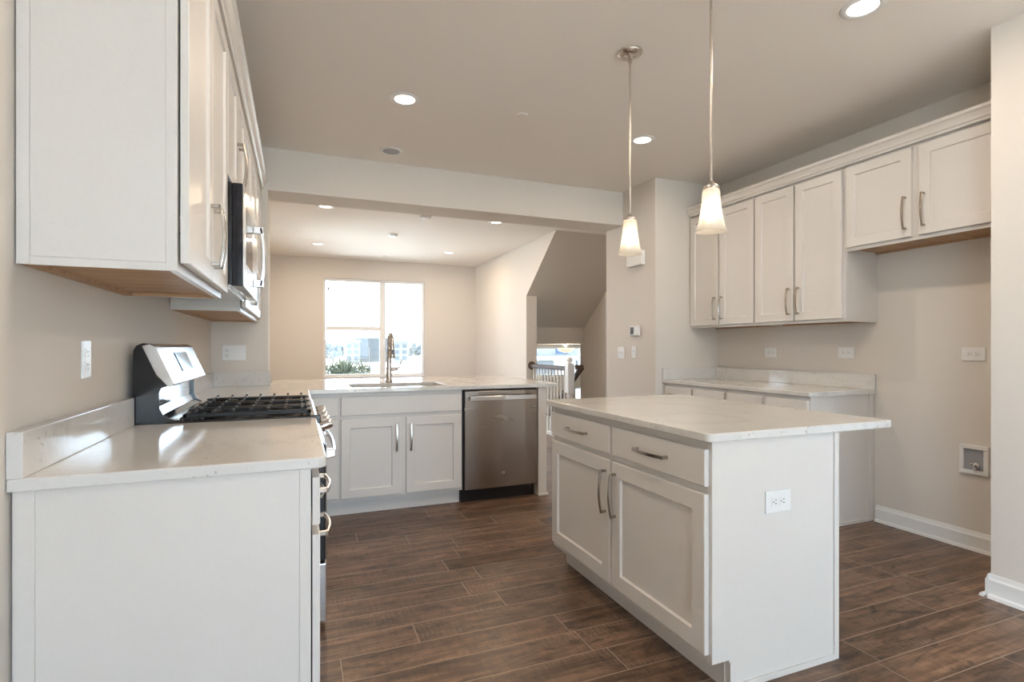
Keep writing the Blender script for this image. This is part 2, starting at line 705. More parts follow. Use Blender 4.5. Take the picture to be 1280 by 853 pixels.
# ------------------------------------------------------------------ room shell
CZ = 2.756          # kitchen ceiling
XL = -0.60          # left wall
XR = 3.744          # right wall
HY0, HY1 = 4.53, 4.86   # header wall front / back
BX, BY = 3.024, 4.013   # column left face / front face
NX, NY = 3.116, 1.526   # wall beside the camera on the right
YB = -4.6           # wall behind the camera
FY = 9.74           # far wall

f = MB()
f.box(XL - 0.15, 3.30, YB - 0.15, FY + 0.15, -0.25, 0)
f.box(3.30, 4.60, YB - 0.15, 6.15, -0.25, 0)
struct('floor', f, FLOOR)
c = MB()
c.box(XL - 0.15, 4.60, YB - 0.15, FY + 0.15, CZ, CZ + 0.15)
struct('ceiling', c, CEIL)

w = MB()   # left wall, with unseen windows added for light, one in its dining part
w.box(XL - 0.14, XL, YB, -3.0, 0, CZ)
w.box(XL - 0.14, XL, -3.0, -0.7, 0, 0.35)
w.box(XL - 0.14, XL, -3.0, -0.7, 2.6, CZ)
w.box(XL - 0.14, XL, -0.7, 7.0, 0, CZ)
w.box(XL - 0.14, XL, 7.0, 8.4, 0, 0.69)
w.box(XL - 0.14, XL, 7.0, 8.4, 2.25, CZ)
w.box(XL - 0.14, XL, 8.4, FY, 0, CZ)
struct('wall_left', w, WALL)

w = MB()   # stub beside the left cabinets and the dropped header across the opening
w.box(XL, -0.21, HY0, HY1, 0, CZ)
w.box(-0.21, BX, HY0, HY1, 2.428, CZ)
struct('wall_header', w, WALL)

w = MB()
w.box(BX, XR, BY, 4.84, 0, CZ)
w.box(XR, 4.47, 4.70, 4.84, 0, CZ)
struct('wall_column', w, WALL)

w = MB()
w.box(XR, XR + 0.13, NY, 4.70, 0, CZ)
struct('wall_right', w, WALL)
w = MB()
w.box(NX, XR + 0.13, YB, NY, 0, CZ)
struct('wall_near', w, WALL)

PX0, PX1, PZ0, PZ1 = -0.42, 2.98, 0.06, 2.62
w = MB()   # wall behind the camera with a wide unseen window opening, added for daylight
w.box(XL - 0.14, PX0, YB - 0.14, YB, 0, CZ)
w.box(PX1, XR, YB - 0.14, YB, 0, CZ)
w.box(PX0, PX1, YB - 0.14, YB, PZ1, CZ)
w.box(PX0, PX1, YB - 0.14, YB, 0, PZ0)
struct('wall_back', w, WALL)

WX0, WX1, WZ0, WZ1 = 0.415, 2.188, 0.69, 2.415
w = MB()   # far dining wall with the window opening
w.box(XL - 0.14, WX0, FY, FY + 0.14, 0, CZ)
w.box(WX1, 3.17, FY, FY + 0.14, 0, CZ)
w.box(WX0, WX1, FY, FY + 0.14, 0, WZ0)
w.box(WX0, WX1, FY, FY + 0.14, WZ1, CZ)
struct('wall_far', w, WALL)

w = MB()   # wall between dining room and stairs, its end cut to the slope of the stairs
w.prism([(7.29, 0), (FY + 0.14, 0), (FY + 0.14, CZ), (6.31, CZ), (7.29, 1.978)], 'x', 3.17, 3.34)
struct('wall_stairs', w, WALL)

w = MB()   # sloping soffit under the upper flight and the face above the entry
w.prism([(6.31, CZ), (7.85, 1.533), (7.85, 1.268), (7.97, 1.268), (7.97, CZ)], 'x', 3.34, 4.47)
struct('ceiling_stairs', w, WALL)

w = MB()
w.box(4.47, 4.60, 4.70, 7.97, -2.9, CZ)
struct('wall_stairwell', w, WALL)
w = MB()   # entry beyond the stairs
w.box(3.34, 6.0, 7.97, 9.9, 1.268, 1.40)
struct('ceiling_entry', w, WALL)
w = MB()
w.box(3.34, 4.30, FY, FY + 0.14, -2.9, 1.268)
w.box(4.30, 5.53, FY, FY + 0.14, 1.235, 1.268)
w.box(4.30, 5.53, FY, FY + 0.14, 0.38, 0.60)
w.box(4.30, 5.53, FY, FY + 0.14, -2.9, -0.1)
w.box(4.30, 5.34, FY, FY + 0.14, -0.1, 0.38)
w.box(5.53, 6.0, FY, FY + 0.14, -2.9, 1.268)
w.box(5.75, 5.9, 7.97, FY, -2.9, 1.268)
w.box(4.60, 5.9, 7.85, 7.97, -2.9, 1.268)
w.box(3.20, 3.34, 6.15, FY, -2.9, -0.25)
w.box(3.20, 4.6, 6.02, 6.15, -2.9, -0.25)
struct('wall_entry', w, WALL)
w = MB()
for k in range(9):
    y0 = 6.15 + 0.25 * k
    w.box(3.34, 4.47, y0, y0 + 0.27, -0.19 * (k + 1) - 0.22, -0.19 * (k + 1))
w.box(3.34, 5.75, 8.3, FY, -2.05, -1.9)
struct('floor_stairs', w, CARPET)

# baseboards
def base_prof(flip=1):
    return [(0, 0), (0.016 * flip, 0), (0.016 * flip, 0.085), (0.010 * flip, 0.095), (0.006 * flip, 0.112), (0, 0.112)]


b = MB()
b.prism([(XR - p[0], p[1]) for p in base_prof()], 'y', NY, 2.492)
b.prism([(XR - 0.014, 0), (XR - 0.030, 0), (XR - 0.026, 0.014), (XR - 0.014, 0.02)], 'y', NY, 2.492)
struct('baseboard_right', b, TRIM)
b = MB()
b.prism([(NX - p[0], p[1]) for p in base_prof()], 'y', YB, NY)
b.prism([(NX - 0.014, 0), (NX - 0.034, 0), (NX - 0.030, 0.014), (NX - 0.014, 0.02)], 'y', YB, NY)
b.prism([(NY + 0.014, 0), (NY + 0.034, 0), (NY + 0.030, 0.014), (NY + 0.014, 0.02)], 'x', NX - 0.034, XR - 0.03)
b.prism([(NY + p[0], p[1]) for p in base_prof()], 'x', NX - 0.016, XR - 0.016)
struct('baseboard_near', b, TRIM)
b = MB()
b.prism([(BX - p[0], p[1]) for p in base_prof()], 'y', BY, 4.84)
b.prism([(3.17 - p[0], p[1]) for p in base_prof()], 'y', 7.29, FY)
b.prism([(FY - p[0], p[1]) for p in base_prof()], 'x', XL, 3.15)
struct('baseboard_dining', b, TRIM)


def window(name, x0, x1, z0, z1, y0, y1, mull, rails, fr=0.05, along='x'):
    """frame + mullions + rails, one glass pane child per light"""
    def bx(mb, a0, a1, b0, b1, c0, c1, bev=0.004):
        if along == 'x':
            mb.box(a0, a1, b0, b1, c0, c1, bev)
        else:
            mb.box(b0, b1, a0, a1, c0, c1, bev)
    m = MB()
    bx(m, x0, x0 + fr, y0, y1, z0, z1)
    bx(m, x1 - fr, x1, y0, y1, z0, z1)
    bx(m, x0 + fr, x1 - fr, y0, y1, z1 - fr, z1)
    bx(m, x0 + fr, x1 - fr, y0, y1, z0, z0 + fr)
    for a in mull:
        bx(m, a - 0.05, a + 0.05, y0, y1, z0 + fr, z1 - fr)
    root = m.build(name, TRIM)
    root['kind'] = 'structure'
    yc = (y0 + y1) / 2
    for (ra, rb, rz) in rails:
        r = MB()
        bx(r, ra, rb, yc - 0.02, yc + 0.02, rz - 0.035, rz + 0.035, 0.003)
        r.build('meeting_rail', TRIM, root)
    cuts = [x0 + fr] + [v for a in mull for v in (a - 0.05, a + 0.05)] + [x1 - fr]
    for i in range(0, len(cuts), 2):
        g = MB()
        bx(g, cuts[i], cuts[i + 1], yc - 0.004, yc + 0.004, z0 + fr, z1 - fr, 0)
        g.build('glass_pane', GLASS, root)
    return root


# dining window: sash pair on the left, fixed light on the right
w1 = window('window_1', WX0, WX1, WZ0, WZ1, FY + 0.05, FY + 0.12, [1.43], [(WX0 + 0.05, 1.38, 1.545)], fr=0.045)
s = MB()
s.box(WX0 + 0.002, WX1 - 0.002, FY - 0.025, FY + 0.05, WZ0 - 0.02, WZ0 + 0.004, 0.004)
s.build('window_sill', TRIM, w1)
s = MB()
s.box(WX0 + 0.075, WX0 + 0.10, FY + 0.02, FY + 0.05, 2.20, 2.25, 0.003)
s.build('sash_latch', SLOT, w1)
window('added_window_2', 7.0, 8.4, 0.69, 2.25, XL - 0.12, XL - 0.05, [7.7], [], along='y')  # out of view, added to let sun into the dining room
window('window_3', 4.30, 5.53, 0.60, 1.235, FY + 0.04, FY + 0.12, [], [])
window('window_4', 5.34, 5.53, -0.1, 0.38, FY + 0.04, FY + 0.12, [], [], fr=0.03)
window('added_window_5', PX0, PX1, PZ0, PZ1, YB - 0.12, YB - 0.04, [0.7, 1.86], [], fr=0.05)  # invented window behind the camera, sized for the daylight it gives
window('added_window_6', -3.0, -0.7, 0.35, 2.6, XL - 0.12, XL - 0.05, [-1.85], [], fr=0.05, along='y')  # unseen window on the left wall, added to brighten the kitchen

# ------------------------------------------------------------------ joinery helpers
def frame3(axis):
    """(U, N): horizontal direction and outward normal for a front facing the given way"""
    return {'-y': (Vector((1, 0, 0)), Vector((0, -1, 0))), '+x': (Vector((0, 1, 0)), Vector((1, 0, 0))),
            '-x': (Vector((0, 1, 0)), Vector((-1, 0, 0)))}[axis]


Z = Vector((0, 0, 1))


def front_point(axis, u, n, z):
    if axis == '-y':
        return Vector((u, n, z))
    return Vector((n, u, z))


def panel(mb, axis, u0, u1, z0, z1, plane, t, rail=0.0, recess=0.010):
    """a door (shaker frame with recessed flat panel) or slab front, sitting on `plane`, thickness t outward"""
    sgn = 1 if axis == '+x' else -1
    P = lambda u, z, d: front_point(axis, u, plane + sgn * d, z)
    e = 0.0025
    ring = []
    def rect(ins, d):
        return [P(u0 + ins, z0 + ins, d), P(u1 - ins, z0 + ins, d), P(u1 - ins, z1 - ins, d), P(u0 + ins, z1 - ins, d)]
    levels = [rect(0, 0.0005), rect(0, t - e), rect(e, t)]
    if rail:
        levels += [rect(rail - 0.001, t), rect(rail + 0.003, t - recess * 0.85), rect(rail + 0.005, t - recess)]
    bm = bmesh.new()
    rings = [[bm.verts.new(p) for p in r] for r in levels]
    for a, b2 in zip(rings, rings[1:]):
        for k in range(4):
            bm.faces.new((a[k], a[(k + 1) % 4], b2[(k + 1) % 4], b2[k]))
    bm.faces.new(rings[-1])
    bm.faces.new(list(reversed(rings[0])))
    bmesh.ops.recalc_face_normals(bm, faces=list(bm.faces))
    bm.verts.index_update()
    mb.bm(bm)
    return mb


def pull(axis, u, z, plane, vertical, parent, length=0.20):
    """bowed flat nickel pull"""
    sgn = 1 if axis == '+x' else -1
    m = MB()
    pts = []
    half = length / 2
    n = 14
    for i in range(n + 1):
        s_ = -1 + 2 * i / n
        d = 0.024 + 0.012 * math.cos(s_ * PI / 2)
        pts.append((s_ * half, d))
    path = [(-half + 0.006, 0.0)] + [(-half + 0.003, 0.014)] + pts + [(half - 0.003, 0.014), (half - 0.006, 0.0)]
    for (l, d) in path:
        pass
    P = [front_point(axis, u + (0 if vertical else l), plane + sgn * d, z + (l if vertical else 0)) for l, d in pts]
    wd = (front_point(axis, 1, 0, 0) if vertical else Vector((0, 0, 1)))
    m.strap(P, wd, 0.013, 0.007)
    for sg in (-1, 1):
        a = front_point(axis, u + (0 if vertical else sg * (half - 0.007)), plane, z + (sg * (half - 0.007) if vertical else 0))
        b2 = front_point(axis, u + (0 if vertical else sg * (half - 0.007)), plane + sgn * 0.027, z + (sg * (half - 0.007) if vertical else 0))
        m.strap([a, b2], wd, 0.013, 0.012)
    return m.build('pull_handle', PULL, parent, bevel=0.0015)


def door(axis, u0, u1, z0, z1, plane, parent, handle=None, t=0.02, rail=0.062, name='door'):
    d = panel(MB(), axis, u0, u1, z0, z1, plane, t, rail).build(name, CAB, parent)
    sgn = 1 if axis == '+x' else -1
    if handle:
        side, end = handle
        hu = u0 + 0.032 if side == 'lo' else u1 - 0.032
        hz = z1 - 0.145 if end == 'top' else z0 + 0.145
        pull(axis, hu, hz, plane + sgn * t, True, d)
    return d


def drawer(axis, u0, u1, z0, z1, plane, parent, t=0.02, length=0.2, handle=True):
    d = panel(MB(), axis, u0, u1, z0, z1, plane, t).build('drawer_front' if handle else 'false_front', CAB, parent)
    sgn = 1 if axis == '+x' else -1
    if handle:
        pull(axis, (u0 + u1) / 2, (z0 + z1) / 2, plane + sgn * t, False, d, length)
    return d


def body(parent, x0, x1, y0, y1, z0, z1, toe=None, name='carcass'):
    """cabinet box; toe = (side, depth, height) recess"""
    m = MB()
    if toe:
        side, dp, h = toe
        m.box(x0, x1, y0, y1, z0 + h, z1, 0.0015)
        k = dict(x0=x0 + 0.001, x1=x1 - 0.001, y0=y0 + 0.001, y1=y1 - 0.001)
        if side == '-y':
            k['y0'] = y0 + dp
        elif side == '+x':
            k['x1'] = x1 - dp
        elif side == '-x':
            k['x0'] = x0 + dp
        m.box(k['x0'], k['x1'], k['y0'], k['y1'], 0, z0 + h + 0.001)
    else:
        m.box(x0, x1, y0, y1, z0, z1, 0.0015)
    return m.build(name, CAB, parent)


CTT, CTB = 0.914, 0.884   # worktop top / underside
DZ0, DZ1 = 0.138, 0.697   # base doors
RZ0, RZ1 = 0.724, 0.853   # drawer fronts

# ------------------------------------------------------------------ kitchen island
ICX0, ICX1, ICY0, ICY1 = 1.328, 1.948, 1.449, 2.668
isl = thing('island_cabinet', 'off-white kitchen island cabinet with two drawers over two shaker doors', 'cabinet', (1.64, 2.06, 0))
m = MB()
m.box(ICX0, ICX1 - 0.02, ICY0 + 0.02, ICY1 - 0.02, 0.108, CTB - 0.0005)
m.box(ICX0 + 0.075, ICX1 - 0.02, ICY0 + 0.02, ICY1 - 0.02, 0, 0.109)
m.build('carcass', CAB, isl)
for (ya, yb) in ((ICY0, ICY0 + 0.0195), (ICY1 - 0.0195, ICY1)):   # end panels notched for the toe kick
    m = MB()
    m.prism([(ICX0, 0.108), (ICX0 + 0.078, 0.108), (ICX0 + 0.078, 0), (ICX1, 0), (ICX1, CTB - 0.0005), (ICX0, CTB - 0.0005)], 'y', ya, yb)
    m.build('end_panel', CAB, isl, bevel=0.0015)
m = MB()
m.box(ICX1 - 0.0195, ICX1, ICY0 + 0.02, ICY1 - 0.02, 0.0, CTB - 0.0005)
m.build('back_panel', CAB, isl)
m = MB()   # corner strips and shoe moulding of the near end
m.box(ICX1 - 0.022, ICX1 + 0.002, ICY0 - 0.006, ICY0, 0.0, CTB - 0.001, 0.001)
m.box(ICX0 + 0.078, ICX1 - 0.022, ICY0 - 0.007, ICY0, 0.0, 0.022, 0.001)
m.box(ICX0 + 0.078, ICX0 + 0.092, ICY0 - 0.006, ICY0, 0.022, 0.100, 0.001)
m.box(ICX0, ICX0 + 0.014, ICY0 - 0.002, ICY0, 0.110, CTB - 0.001, 0.0005)
m.build('corner_trim', CAB, isl)
drawer('-x', 2.068, 2.654, RZ0, RZ1, ICX0, isl)
drawer('-x', 1.462, 2.050, RZ0, RZ1, ICX0, isl)
door('-x', 2.068, 2.654, DZ0, DZ1, ICX0, isl, ('lo', 'top'), rail=0.066)
door('-x', 1.462, 2.050, DZ0, DZ1, ICX0, isl, ('hi', 'top'), rail=0.066)


def rounded_slab(poly_r, z0, z1, name, parent, mat, bev=0.004):
    """poly_r: (x, y, corner radius)"""
    pts = []
    n = len(poly_r)
    for i, (x, y, r) in enumerate(poly_r):
        p = Vector((x, y))
        if r <= 0:
            pts.append((x, y))
            continue
        a = (Vector(poly_r[i - 1][:2]) - p).normalized()
        b2 = (Vector(poly_r[(i + 1) % n][:2]) - p).normalized()
        ctr = p + (a + b2) * r
        s0 = p + a * r
        s1 = p + b2 * r
        for k in range(7):
            t = k / 6
            a0 = math.atan2(s0.y - ctr.y, s0.x - ctr.x)
            a1 = math.atan2(s1.y - ctr.y, s1.x - ctr.x)
            da = (a1 - a0 + PI) % (2 * PI) - PI
            pts.append((ctr.x + r * math.cos(a0 + da * t), ctr.y + r * math.sin(a0 + da * t)))
    m = MB()
    m.prism(pts, 'z', z0, z1)
    return m.build(name, mat, parent, bevel=bev)


ict = rounded_slab([(1.293, 1.4215, 0.025), (2.231, 1.4215, 0.012), (2.231, 2.705, 0.012), (1.293, 2.705, 0.012)], CTB, CTT, 'island_worktop', None, QZ)
tag(ict, 'speckled white quartz worktop overhanging the kitchen island', 'countertop')

# ------------------------------------------------------------------ peninsula: sink base, corner filler, end panel
PF = 3.957   # face of the sink run
sb = thing('sink_cabinet', 'off-white sink base cabinet with false drawer front beside the dishwasher', 'cabinet', (0.73, 4.25, 0))
m = MB()
m.box(0.272, 1.178, PF, 4.56, 0.108, 0.66)
m.box(0.272, 1.178, PF, PF + 0.02, 0.66, CTB - 0.0005)
m.box(0.272, 0.29, PF + 0.02, 4.56, 0.66, CTB - 0.0005)
m.box(1.160, 1.178, PF + 0.02, 4.56, 0.66, CTB - 0.0005)
m.box(0.29, 1.160, 4.545, 4.56, 0.66, CTB - 0.0005)
m.box(0.272, 1.178, PF + 0.075, 4.56, 0, 0.109)
m.build('carcass', CAB, sb)
m = MB()
m.box(0.095, 1.17, PF + 0.0625, PF + 0.0745, 0.0, 0.107)
m.build('toe_kick', CAB, sb)
drawer('-y', 0.286, 1.168, RZ0 - 0.002, RZ1 + 0.002, PF, sb, handle=False)
door('-y', 0.286, 0.706, DZ0 - 0.006, DZ1 - 0.004, PF, sb, ('hi', 'top'))
door('-y', 0.747, 1.168, DZ0 - 0.006, DZ1 - 0.004, PF, sb, ('lo', 'top'))

cc = thing('corner_cabinet', 'off-white blind corner base cabinet between range and sink cabinet', 'cabinet', (-0.2, 3.9, 0))
m = MB()
m.box(XL + 0.002, 0.045, 3.175, 4.525, 0.108, CTB - 0.0005)
m.box(XL + 0.002, -0.03, 3.175, 4.525, 0, 0.109)
m.box(0.045, 0.271, PF, 4.525, 0.108, CTB - 0.0005)
m.build('carcass', CAB, cc)
panel(MB(), '-y', 0.085, 0.262, RZ0, RZ1, PF, 0.019).build('filler_front', CAB, cc)
panel(MB(), '-y', 0.085, 0.262, DZ0, DZ1, PF, 0.019).build('filler_panel', CAB, cc)
door('+x', 3.19, 3.86, DZ0, RZ1, 0.045, cc, None)

ep = thing('peninsula_end_panel', 'narrow off-white end panel post to the right of the dishwasher', 'panel', (1.85, 4.25, 0))
m = MB()
m.box(1.818, 1.892, 3.937, 4.60, 0, CTB - 0.0005, 0.0015)
m.build('post', CAB, ep)
m = MB()
m.box(1.814, 1.905, 3.925, 4.60, 0, 0.018, 0.004)
m.build('shoe_moulding', CAB, ep)
bp = MB()
bp.box(-0.19, 1.80, 4.575, 4.60, 0, CTB - 0.0005)
tag(bp.build('peninsula_back_panel', CAB), 'off-white panel closing the back of the sink peninsula', 'panel')

# dishwasher
dw = thing('dishwasher', 'stainless steel dishwasher with bar handle and black toe kick', 'dishwasher', (1.5, 4.2, 0))
m = MB()
m.box(1.186, 1.812, 3.962, 4.55, 0.10, 0.878)
m.build('tub_housing', BLACK, dw)
m = MB()
m.box(1.182, 1.81, 4.005, 4.10, 0.0, 0.1)
m.build('toe_kick', BLACK, dw)
m = MB()
m.prism([(1.197, 3.962), (1.808, 3.962), (1.808, 3.938), (1.70, 3.932), (1.50, 3.930), (1.30, 3.932), (1.197, 3.938)], 'z', 0.106, 0.868)
dd = m.build('door', STEEL, dw, bevel=0.003)
m = MB()
m.box(1.205, 1.80, 3.935, 3.965, 0.8685, 0.876)
m.build('control_strip', BLACKG, dw)
m = MB()
n = 16
m.strap([(1.225 + 0.555 * i / n, 3.930 - 0.045 - 0.010 * math.sin(PI * i / n), 0.815) for i in range(n + 1)], (0, 0, 1), 0.036, 0.012)
m.box(1.225, 1.247, 3.88, 3.932, 0.800, 0.830, 0.003)
m.box(1.758, 1.780, 3.88, 3.932, 0.800, 0.830, 0.003)
m.build('bar_handle', STEELH, dd, bevel=0.004)
m = MB()
m.lathe((1.515, 3.930, 0.215), [(0, -0.0025), (0.013, -0.0025), (0.015, 0.0), (0.0, 0.0)], 20, 'y')
m.build('round_badge', NICKEL, dd)

# peninsula worktop with sink cut-out
SX0, SX1, SY0, SY1 = 0.37, 1.08, 4.03, 4.46
pw = thing('peninsula_worktop', 'speckled white quartz peninsula worktop around the sink', 'countertop', (0.9, 4.5, CTB))
m = MB()
poly = [(XL + 0.001, 3.166), (0.074, 3.166), (0.074, 3.92), (1.99, 3.92), (1.99, 5.22), (-0.205, 5.22), (-0.205, 4.528), (XL + 0.001, 4.528)]
bm = bmesh.new()
def rect_faces(x0, x1, y0, y1):
    m.box(x0, x1, y0, y1, CTB, CTT)
# single slab made of a bmesh grid with the hole left open
xs = sorted({XL + 0.001, -0.205, 0.074, SX0, SX1, 1.99})
ys = sorted({3.166, 3.92, SY0, SY1, 4.528, 5.22})
def inside(x, y):
    if x < 0.074 and y < 4.528:
        r = True
    elif x < -0.205:
        r = False
    else:
        r = y > 3.92
    if SX0 < x < SX1 and SY0 < y < SY1:
        r = False
    return r
cells = {}
for i in range(len(xs) - 1):
    for j in range(len(ys) - 1):
        if inside((xs[i] + xs[i + 1]) / 2, (ys[j] + ys[j + 1]) / 2):
            cells[(i, j)] = 1
vt = {}
def V(i, j, z):
    k = (i, j, z)
    if k not in vt:
        vt[k] = bm.verts.new((xs[i], ys[j], z))
    return vt[k]
for (i, j) in cells:
    bm.faces.new((V(i, j, CTT), V(i + 1, j, CTT), V(i + 1, j + 1, CTT), V(i, j + 1, CTT)))
    bm.faces.new((V(i, j + 1, CTB), V(i + 1, j + 1, CTB), V(i + 1, j, CTB), V(i, j, CTB)))
    for (di, dj, a, b2) in ((-1, 0, (i, j + 1), (i, j)), (1, 0, (i + 1, j), (i + 1, j + 1)), (0, -1, (i, j), (i + 1, j)), (0, 1, (i + 1, j + 1), (i, j + 1))):
        if (i + di, j + dj) not in cells:
            bm.faces.new((V(*a, CTB), V(*b2, CTB), V(*b2, CTT), V(*a, CTT)))
bm.verts.index_update()
m.bm(bm)
m.build('slab', QZ, pw, bevel=0.003)
m = MB()
m.box(XL + 0.021, -0.190, HY0 - 0.021, HY0 - 0.001, CTT, 1.018, 0.002)
m.build('backsplash', QZ, pw)
m = MB()
m.box(XL + 0.001, XL + 0.0205, 3.17, HY0 - 0.001, CTT, 1.018, 0.002)
m.build('backsplash', QZ, pw)

# undermount sink
sk = thing('kitchen_sink', 'stainless steel undermount sink set in the peninsula worktop', 'sink', (0.72, 4.25, 0.68))
m = MB()
g = 0.012
def ringpts(ins, z):
    return [(SX0 - g + ins, SY0 - g + ins, z), (SX1 + g - ins, SY0 - g + ins, z), (SX1 + g - ins, SY1 + g - ins, z), (SX0 - g + ins, SY1 + g - ins, z)]
rs = [ringpts(0, CTB - 0.001), ringpts(0, CTB - 0.006), ringpts(0.001, 0.70), ringpts(0.03, 0.672), ringpts(0.05, 0.67), ringpts(0.05, 0.674), ringpts(0.033, 0.678), ringpts(0.008, 0.70), ringpts(0.006, CTB - 0.001)]
vs = [p for r in rs for p in r]
fs = []
for i in range(len(rs) - 1):
    for k in range(4):
        fs.append((i * 4 + k, i * 4 + (k + 1) % 4, (i + 1) * 4 + (k + 1) % 4, (i + 1) * 4 + k))
fs.append((16, 17, 18, 19))
fs.append((23, 22, 21, 20))
m.add(vs, fs)
m.build('basin', STEELH, sk)
m = MB()
m.lathe((0.72, 4.27, 0.674), [(0, 0.004), (0.03, 0.003), (0.042, 0.005), (0.045, 0.0), (0, 0)], 20)
m.build('drain', CHROME, sk)

# faucet
fx, fy = 0.727, 4.62
fa = thing('kitchen_faucet', 'brushed nickel gooseneck faucet behind the sink', 'faucet', (fx, fy, CTT))
m = MB()
m.lathe((fx, fy, CTT + 0.0008), [(0, 0), (0.031, 0), (0.031, 0.008), (0.026, 0.014), (0.024, 0.06), (0.021, 0.14), (0.018, 0.20), (0.016, 0.27), (0.0, 0.27)], 24)
m.build('body', NICKEL, fa)
m = MB()
pts = []
for i in range(15):
    a = PI * i / 14
    pts.append((fx, fy - 0.085 + 0.085 * math.cos(a), CTT + 0.31 + 0.095 * math.sin(a)))
pts = [(fx, fy, CTT + 0.255)] + pts
m.tube(pts, 0.0145, 14)
m.build('spout', NICKEL, fa)
m = MB()
hx, hy = fx, fy - 0.172
m.lathe((hx, hy, CTT + 0.205), [(0, 0), (0.021, 0), (0.023, 0.006), (0.020, 0.05), (0.0165, 0.098), (0.0155, 0.112), (0, 0.112)], 20)
sh = m.build('spray_head', NICKEL, fa)
m = MB()
m.box(hx - 0.006, hx + 0.006, hy - 0.0225, hy - 0.015, CTT + 0.235, CTT + 0.275, 0.002)
m.build('spray_button', BLACK, sh)
m = MB()
m.tube([(fx + 0.012, fy, CTT + 0.105), (fx + 0.05, fy, CTT + 0.108), (fx + 0.075, fy, CTT + 0.112)], [0.019, 0.018, 0.015], 14)
m.tube([(fx + 0.068, fy, CTT + 0.112), (fx + 0.088, fy, CTT + 0.125), (fx + 0.10, fy, CTT + 0.155), (fx + 0.11, fy, CTT + 0.19)], [0.008, 0.007, 0.006, 0.0055], 10)
m.build('lever_handle', NICKEL, fa)

# ------------------------------------------------------------------ left run: near base cabinet
LF = 0.034
nb = thing('base_cabinet', 'off-white base cabinet with plain end panel, nearest on the left', 'cabinet', (-0.27, 1.95, 0))
NB0, NB1 = 1.534, 2.39
m = MB()
m.box(XL + 0.004, LF, NB0, NB1, 0.108, CTB - 0.0005, 0.001)
m.box(XL + 0.004, LF - 0.075, NB0, NB1, 0, 0.109)
m.build('carcass', CAB, nb)
m = MB()
m.box(XL + 0.008, XL + 0.046, NB0 - 0.005, NB0, 0, CTB - 0.001, 0.001)
m.build('edge_strip', CAB, nb)
m = MB()
m.box(LF - 0.028, LF, NB0 - 0.005, NB0, 0.108, CTB - 0.001, 0.001)
m.build('edge_strip', CAB, nb)
for (u0, u1) in ((1.548, 1.958), (1.966, 2.376)):
    drawer('+x', u0, u1, RZ0, RZ1, LF + 0.004, nb)
    d = door('+x', u0, u1, DZ0, DZ1, LF + 0.004, nb, None)
    pull('+x', (u0 + u1) / 2, DZ1 - 0.035, LF + 0.024, False, d)

lw = thing('counter_worktop', 'speckled white quartz worktop with backsplash in front of the range', 'countertop', (-0.26, 1.95, CTB))
t = rounded_slab([(XL + 0.001, 1.5134, 0.0), (0.074, 1.5134, 0.028), (0.074, 2.394, 0.0), (XL + 0.001, 2.394, 0.0)], CTB, CTT, 'slab', lw, QZ, 0.004)
m = MB()
m.box(XL + 0.001, XL + 0.031, 1.5134, 2.394, CTT + 0.0002, 1.0185, 0.002)
m.build('backsplash', QZ, lw)

# ------------------------------------------------------------------ range
RY0, RY1 = 2.40, 3.16
rg = thing('gas_range', 'freestanding stainless gas range with black grates and tall backguard', 'stove', (-0.25, 2.78, 0))
m = MB()
m.box(-0.565, 0.070, RY0 + 0.002, RY1 - 0.002, 0.03, 0.905)
m.box(-0.50, 0.02, RY0 + 0.03, RY1 - 0.03, 0.0, 0.031)
m.build('body', BLACK, rg)
m = MB()
m.box(-0.47, 0.075, RY0, RY1, 0.9055, 0.922, 0.006)
m.build('cooktop', BLACK, rg)
m = MB()
m.box(-0.470, -0.425, RY0 + 0.012, RY1 - 0.012, 0.9225, 0.931, 0.003)
m.build('rear_trim', STEELH, rg)
# backguard: black end caps, curved stainless splash, slanted control panel
prof = [(-0.575, 0.80), (-0.575, 1.195), (-0.565, 1.215), (-0.545, 1.224), (-0.520, 1.222), (-0.505, 1.212), (-0.445, 1.068), (-0.462, 1.058),
        (-0.487, 1.050), (-0.492, 1.035), (-0.492, 0.975), (-0.478, 0.945), (-0.455, 0.930), (-0.435, 0.924), (-0.435, 0.80)]
for (ya, yb) in ((RY0 + 0.002, RY0 + 0.014), (RY1 - 0.014, RY1 - 0.002)):
    m = MB()
    m.prism([(x, z) for x, z in prof], 'y', ya, yb)
    m.build('backguard_cap', BLACK, rg)
m = MB()
m.prism([(-0.57, 0.90), (-0.57, 1.19), (-0.55, 1.20), (-0.50, 1.10), (-0.503, 1.035), (-0.503, 0.975), (-0.488, 0.945), (-0.462, 0.931), (-0.445, 0.926), (-0.445, 0.90)], 'y', RY0 + 0.0145, RY1 - 0.0145)
m.build('backsplash_panel', CHROME, rg)
m = MB()
m.prism([(-0.548, 1.214), (-0.520, 1.222), (-0.503, 1.212), (-0.441, 1.066), (-0.446, 1.058), (-0.462, 1.056), (-0.50, 1.10)], 'y', RY0 - 0.002, RY1 + 0.002)
cpn = m.build('control_panel', STEELH, rg, bevel=0.003)
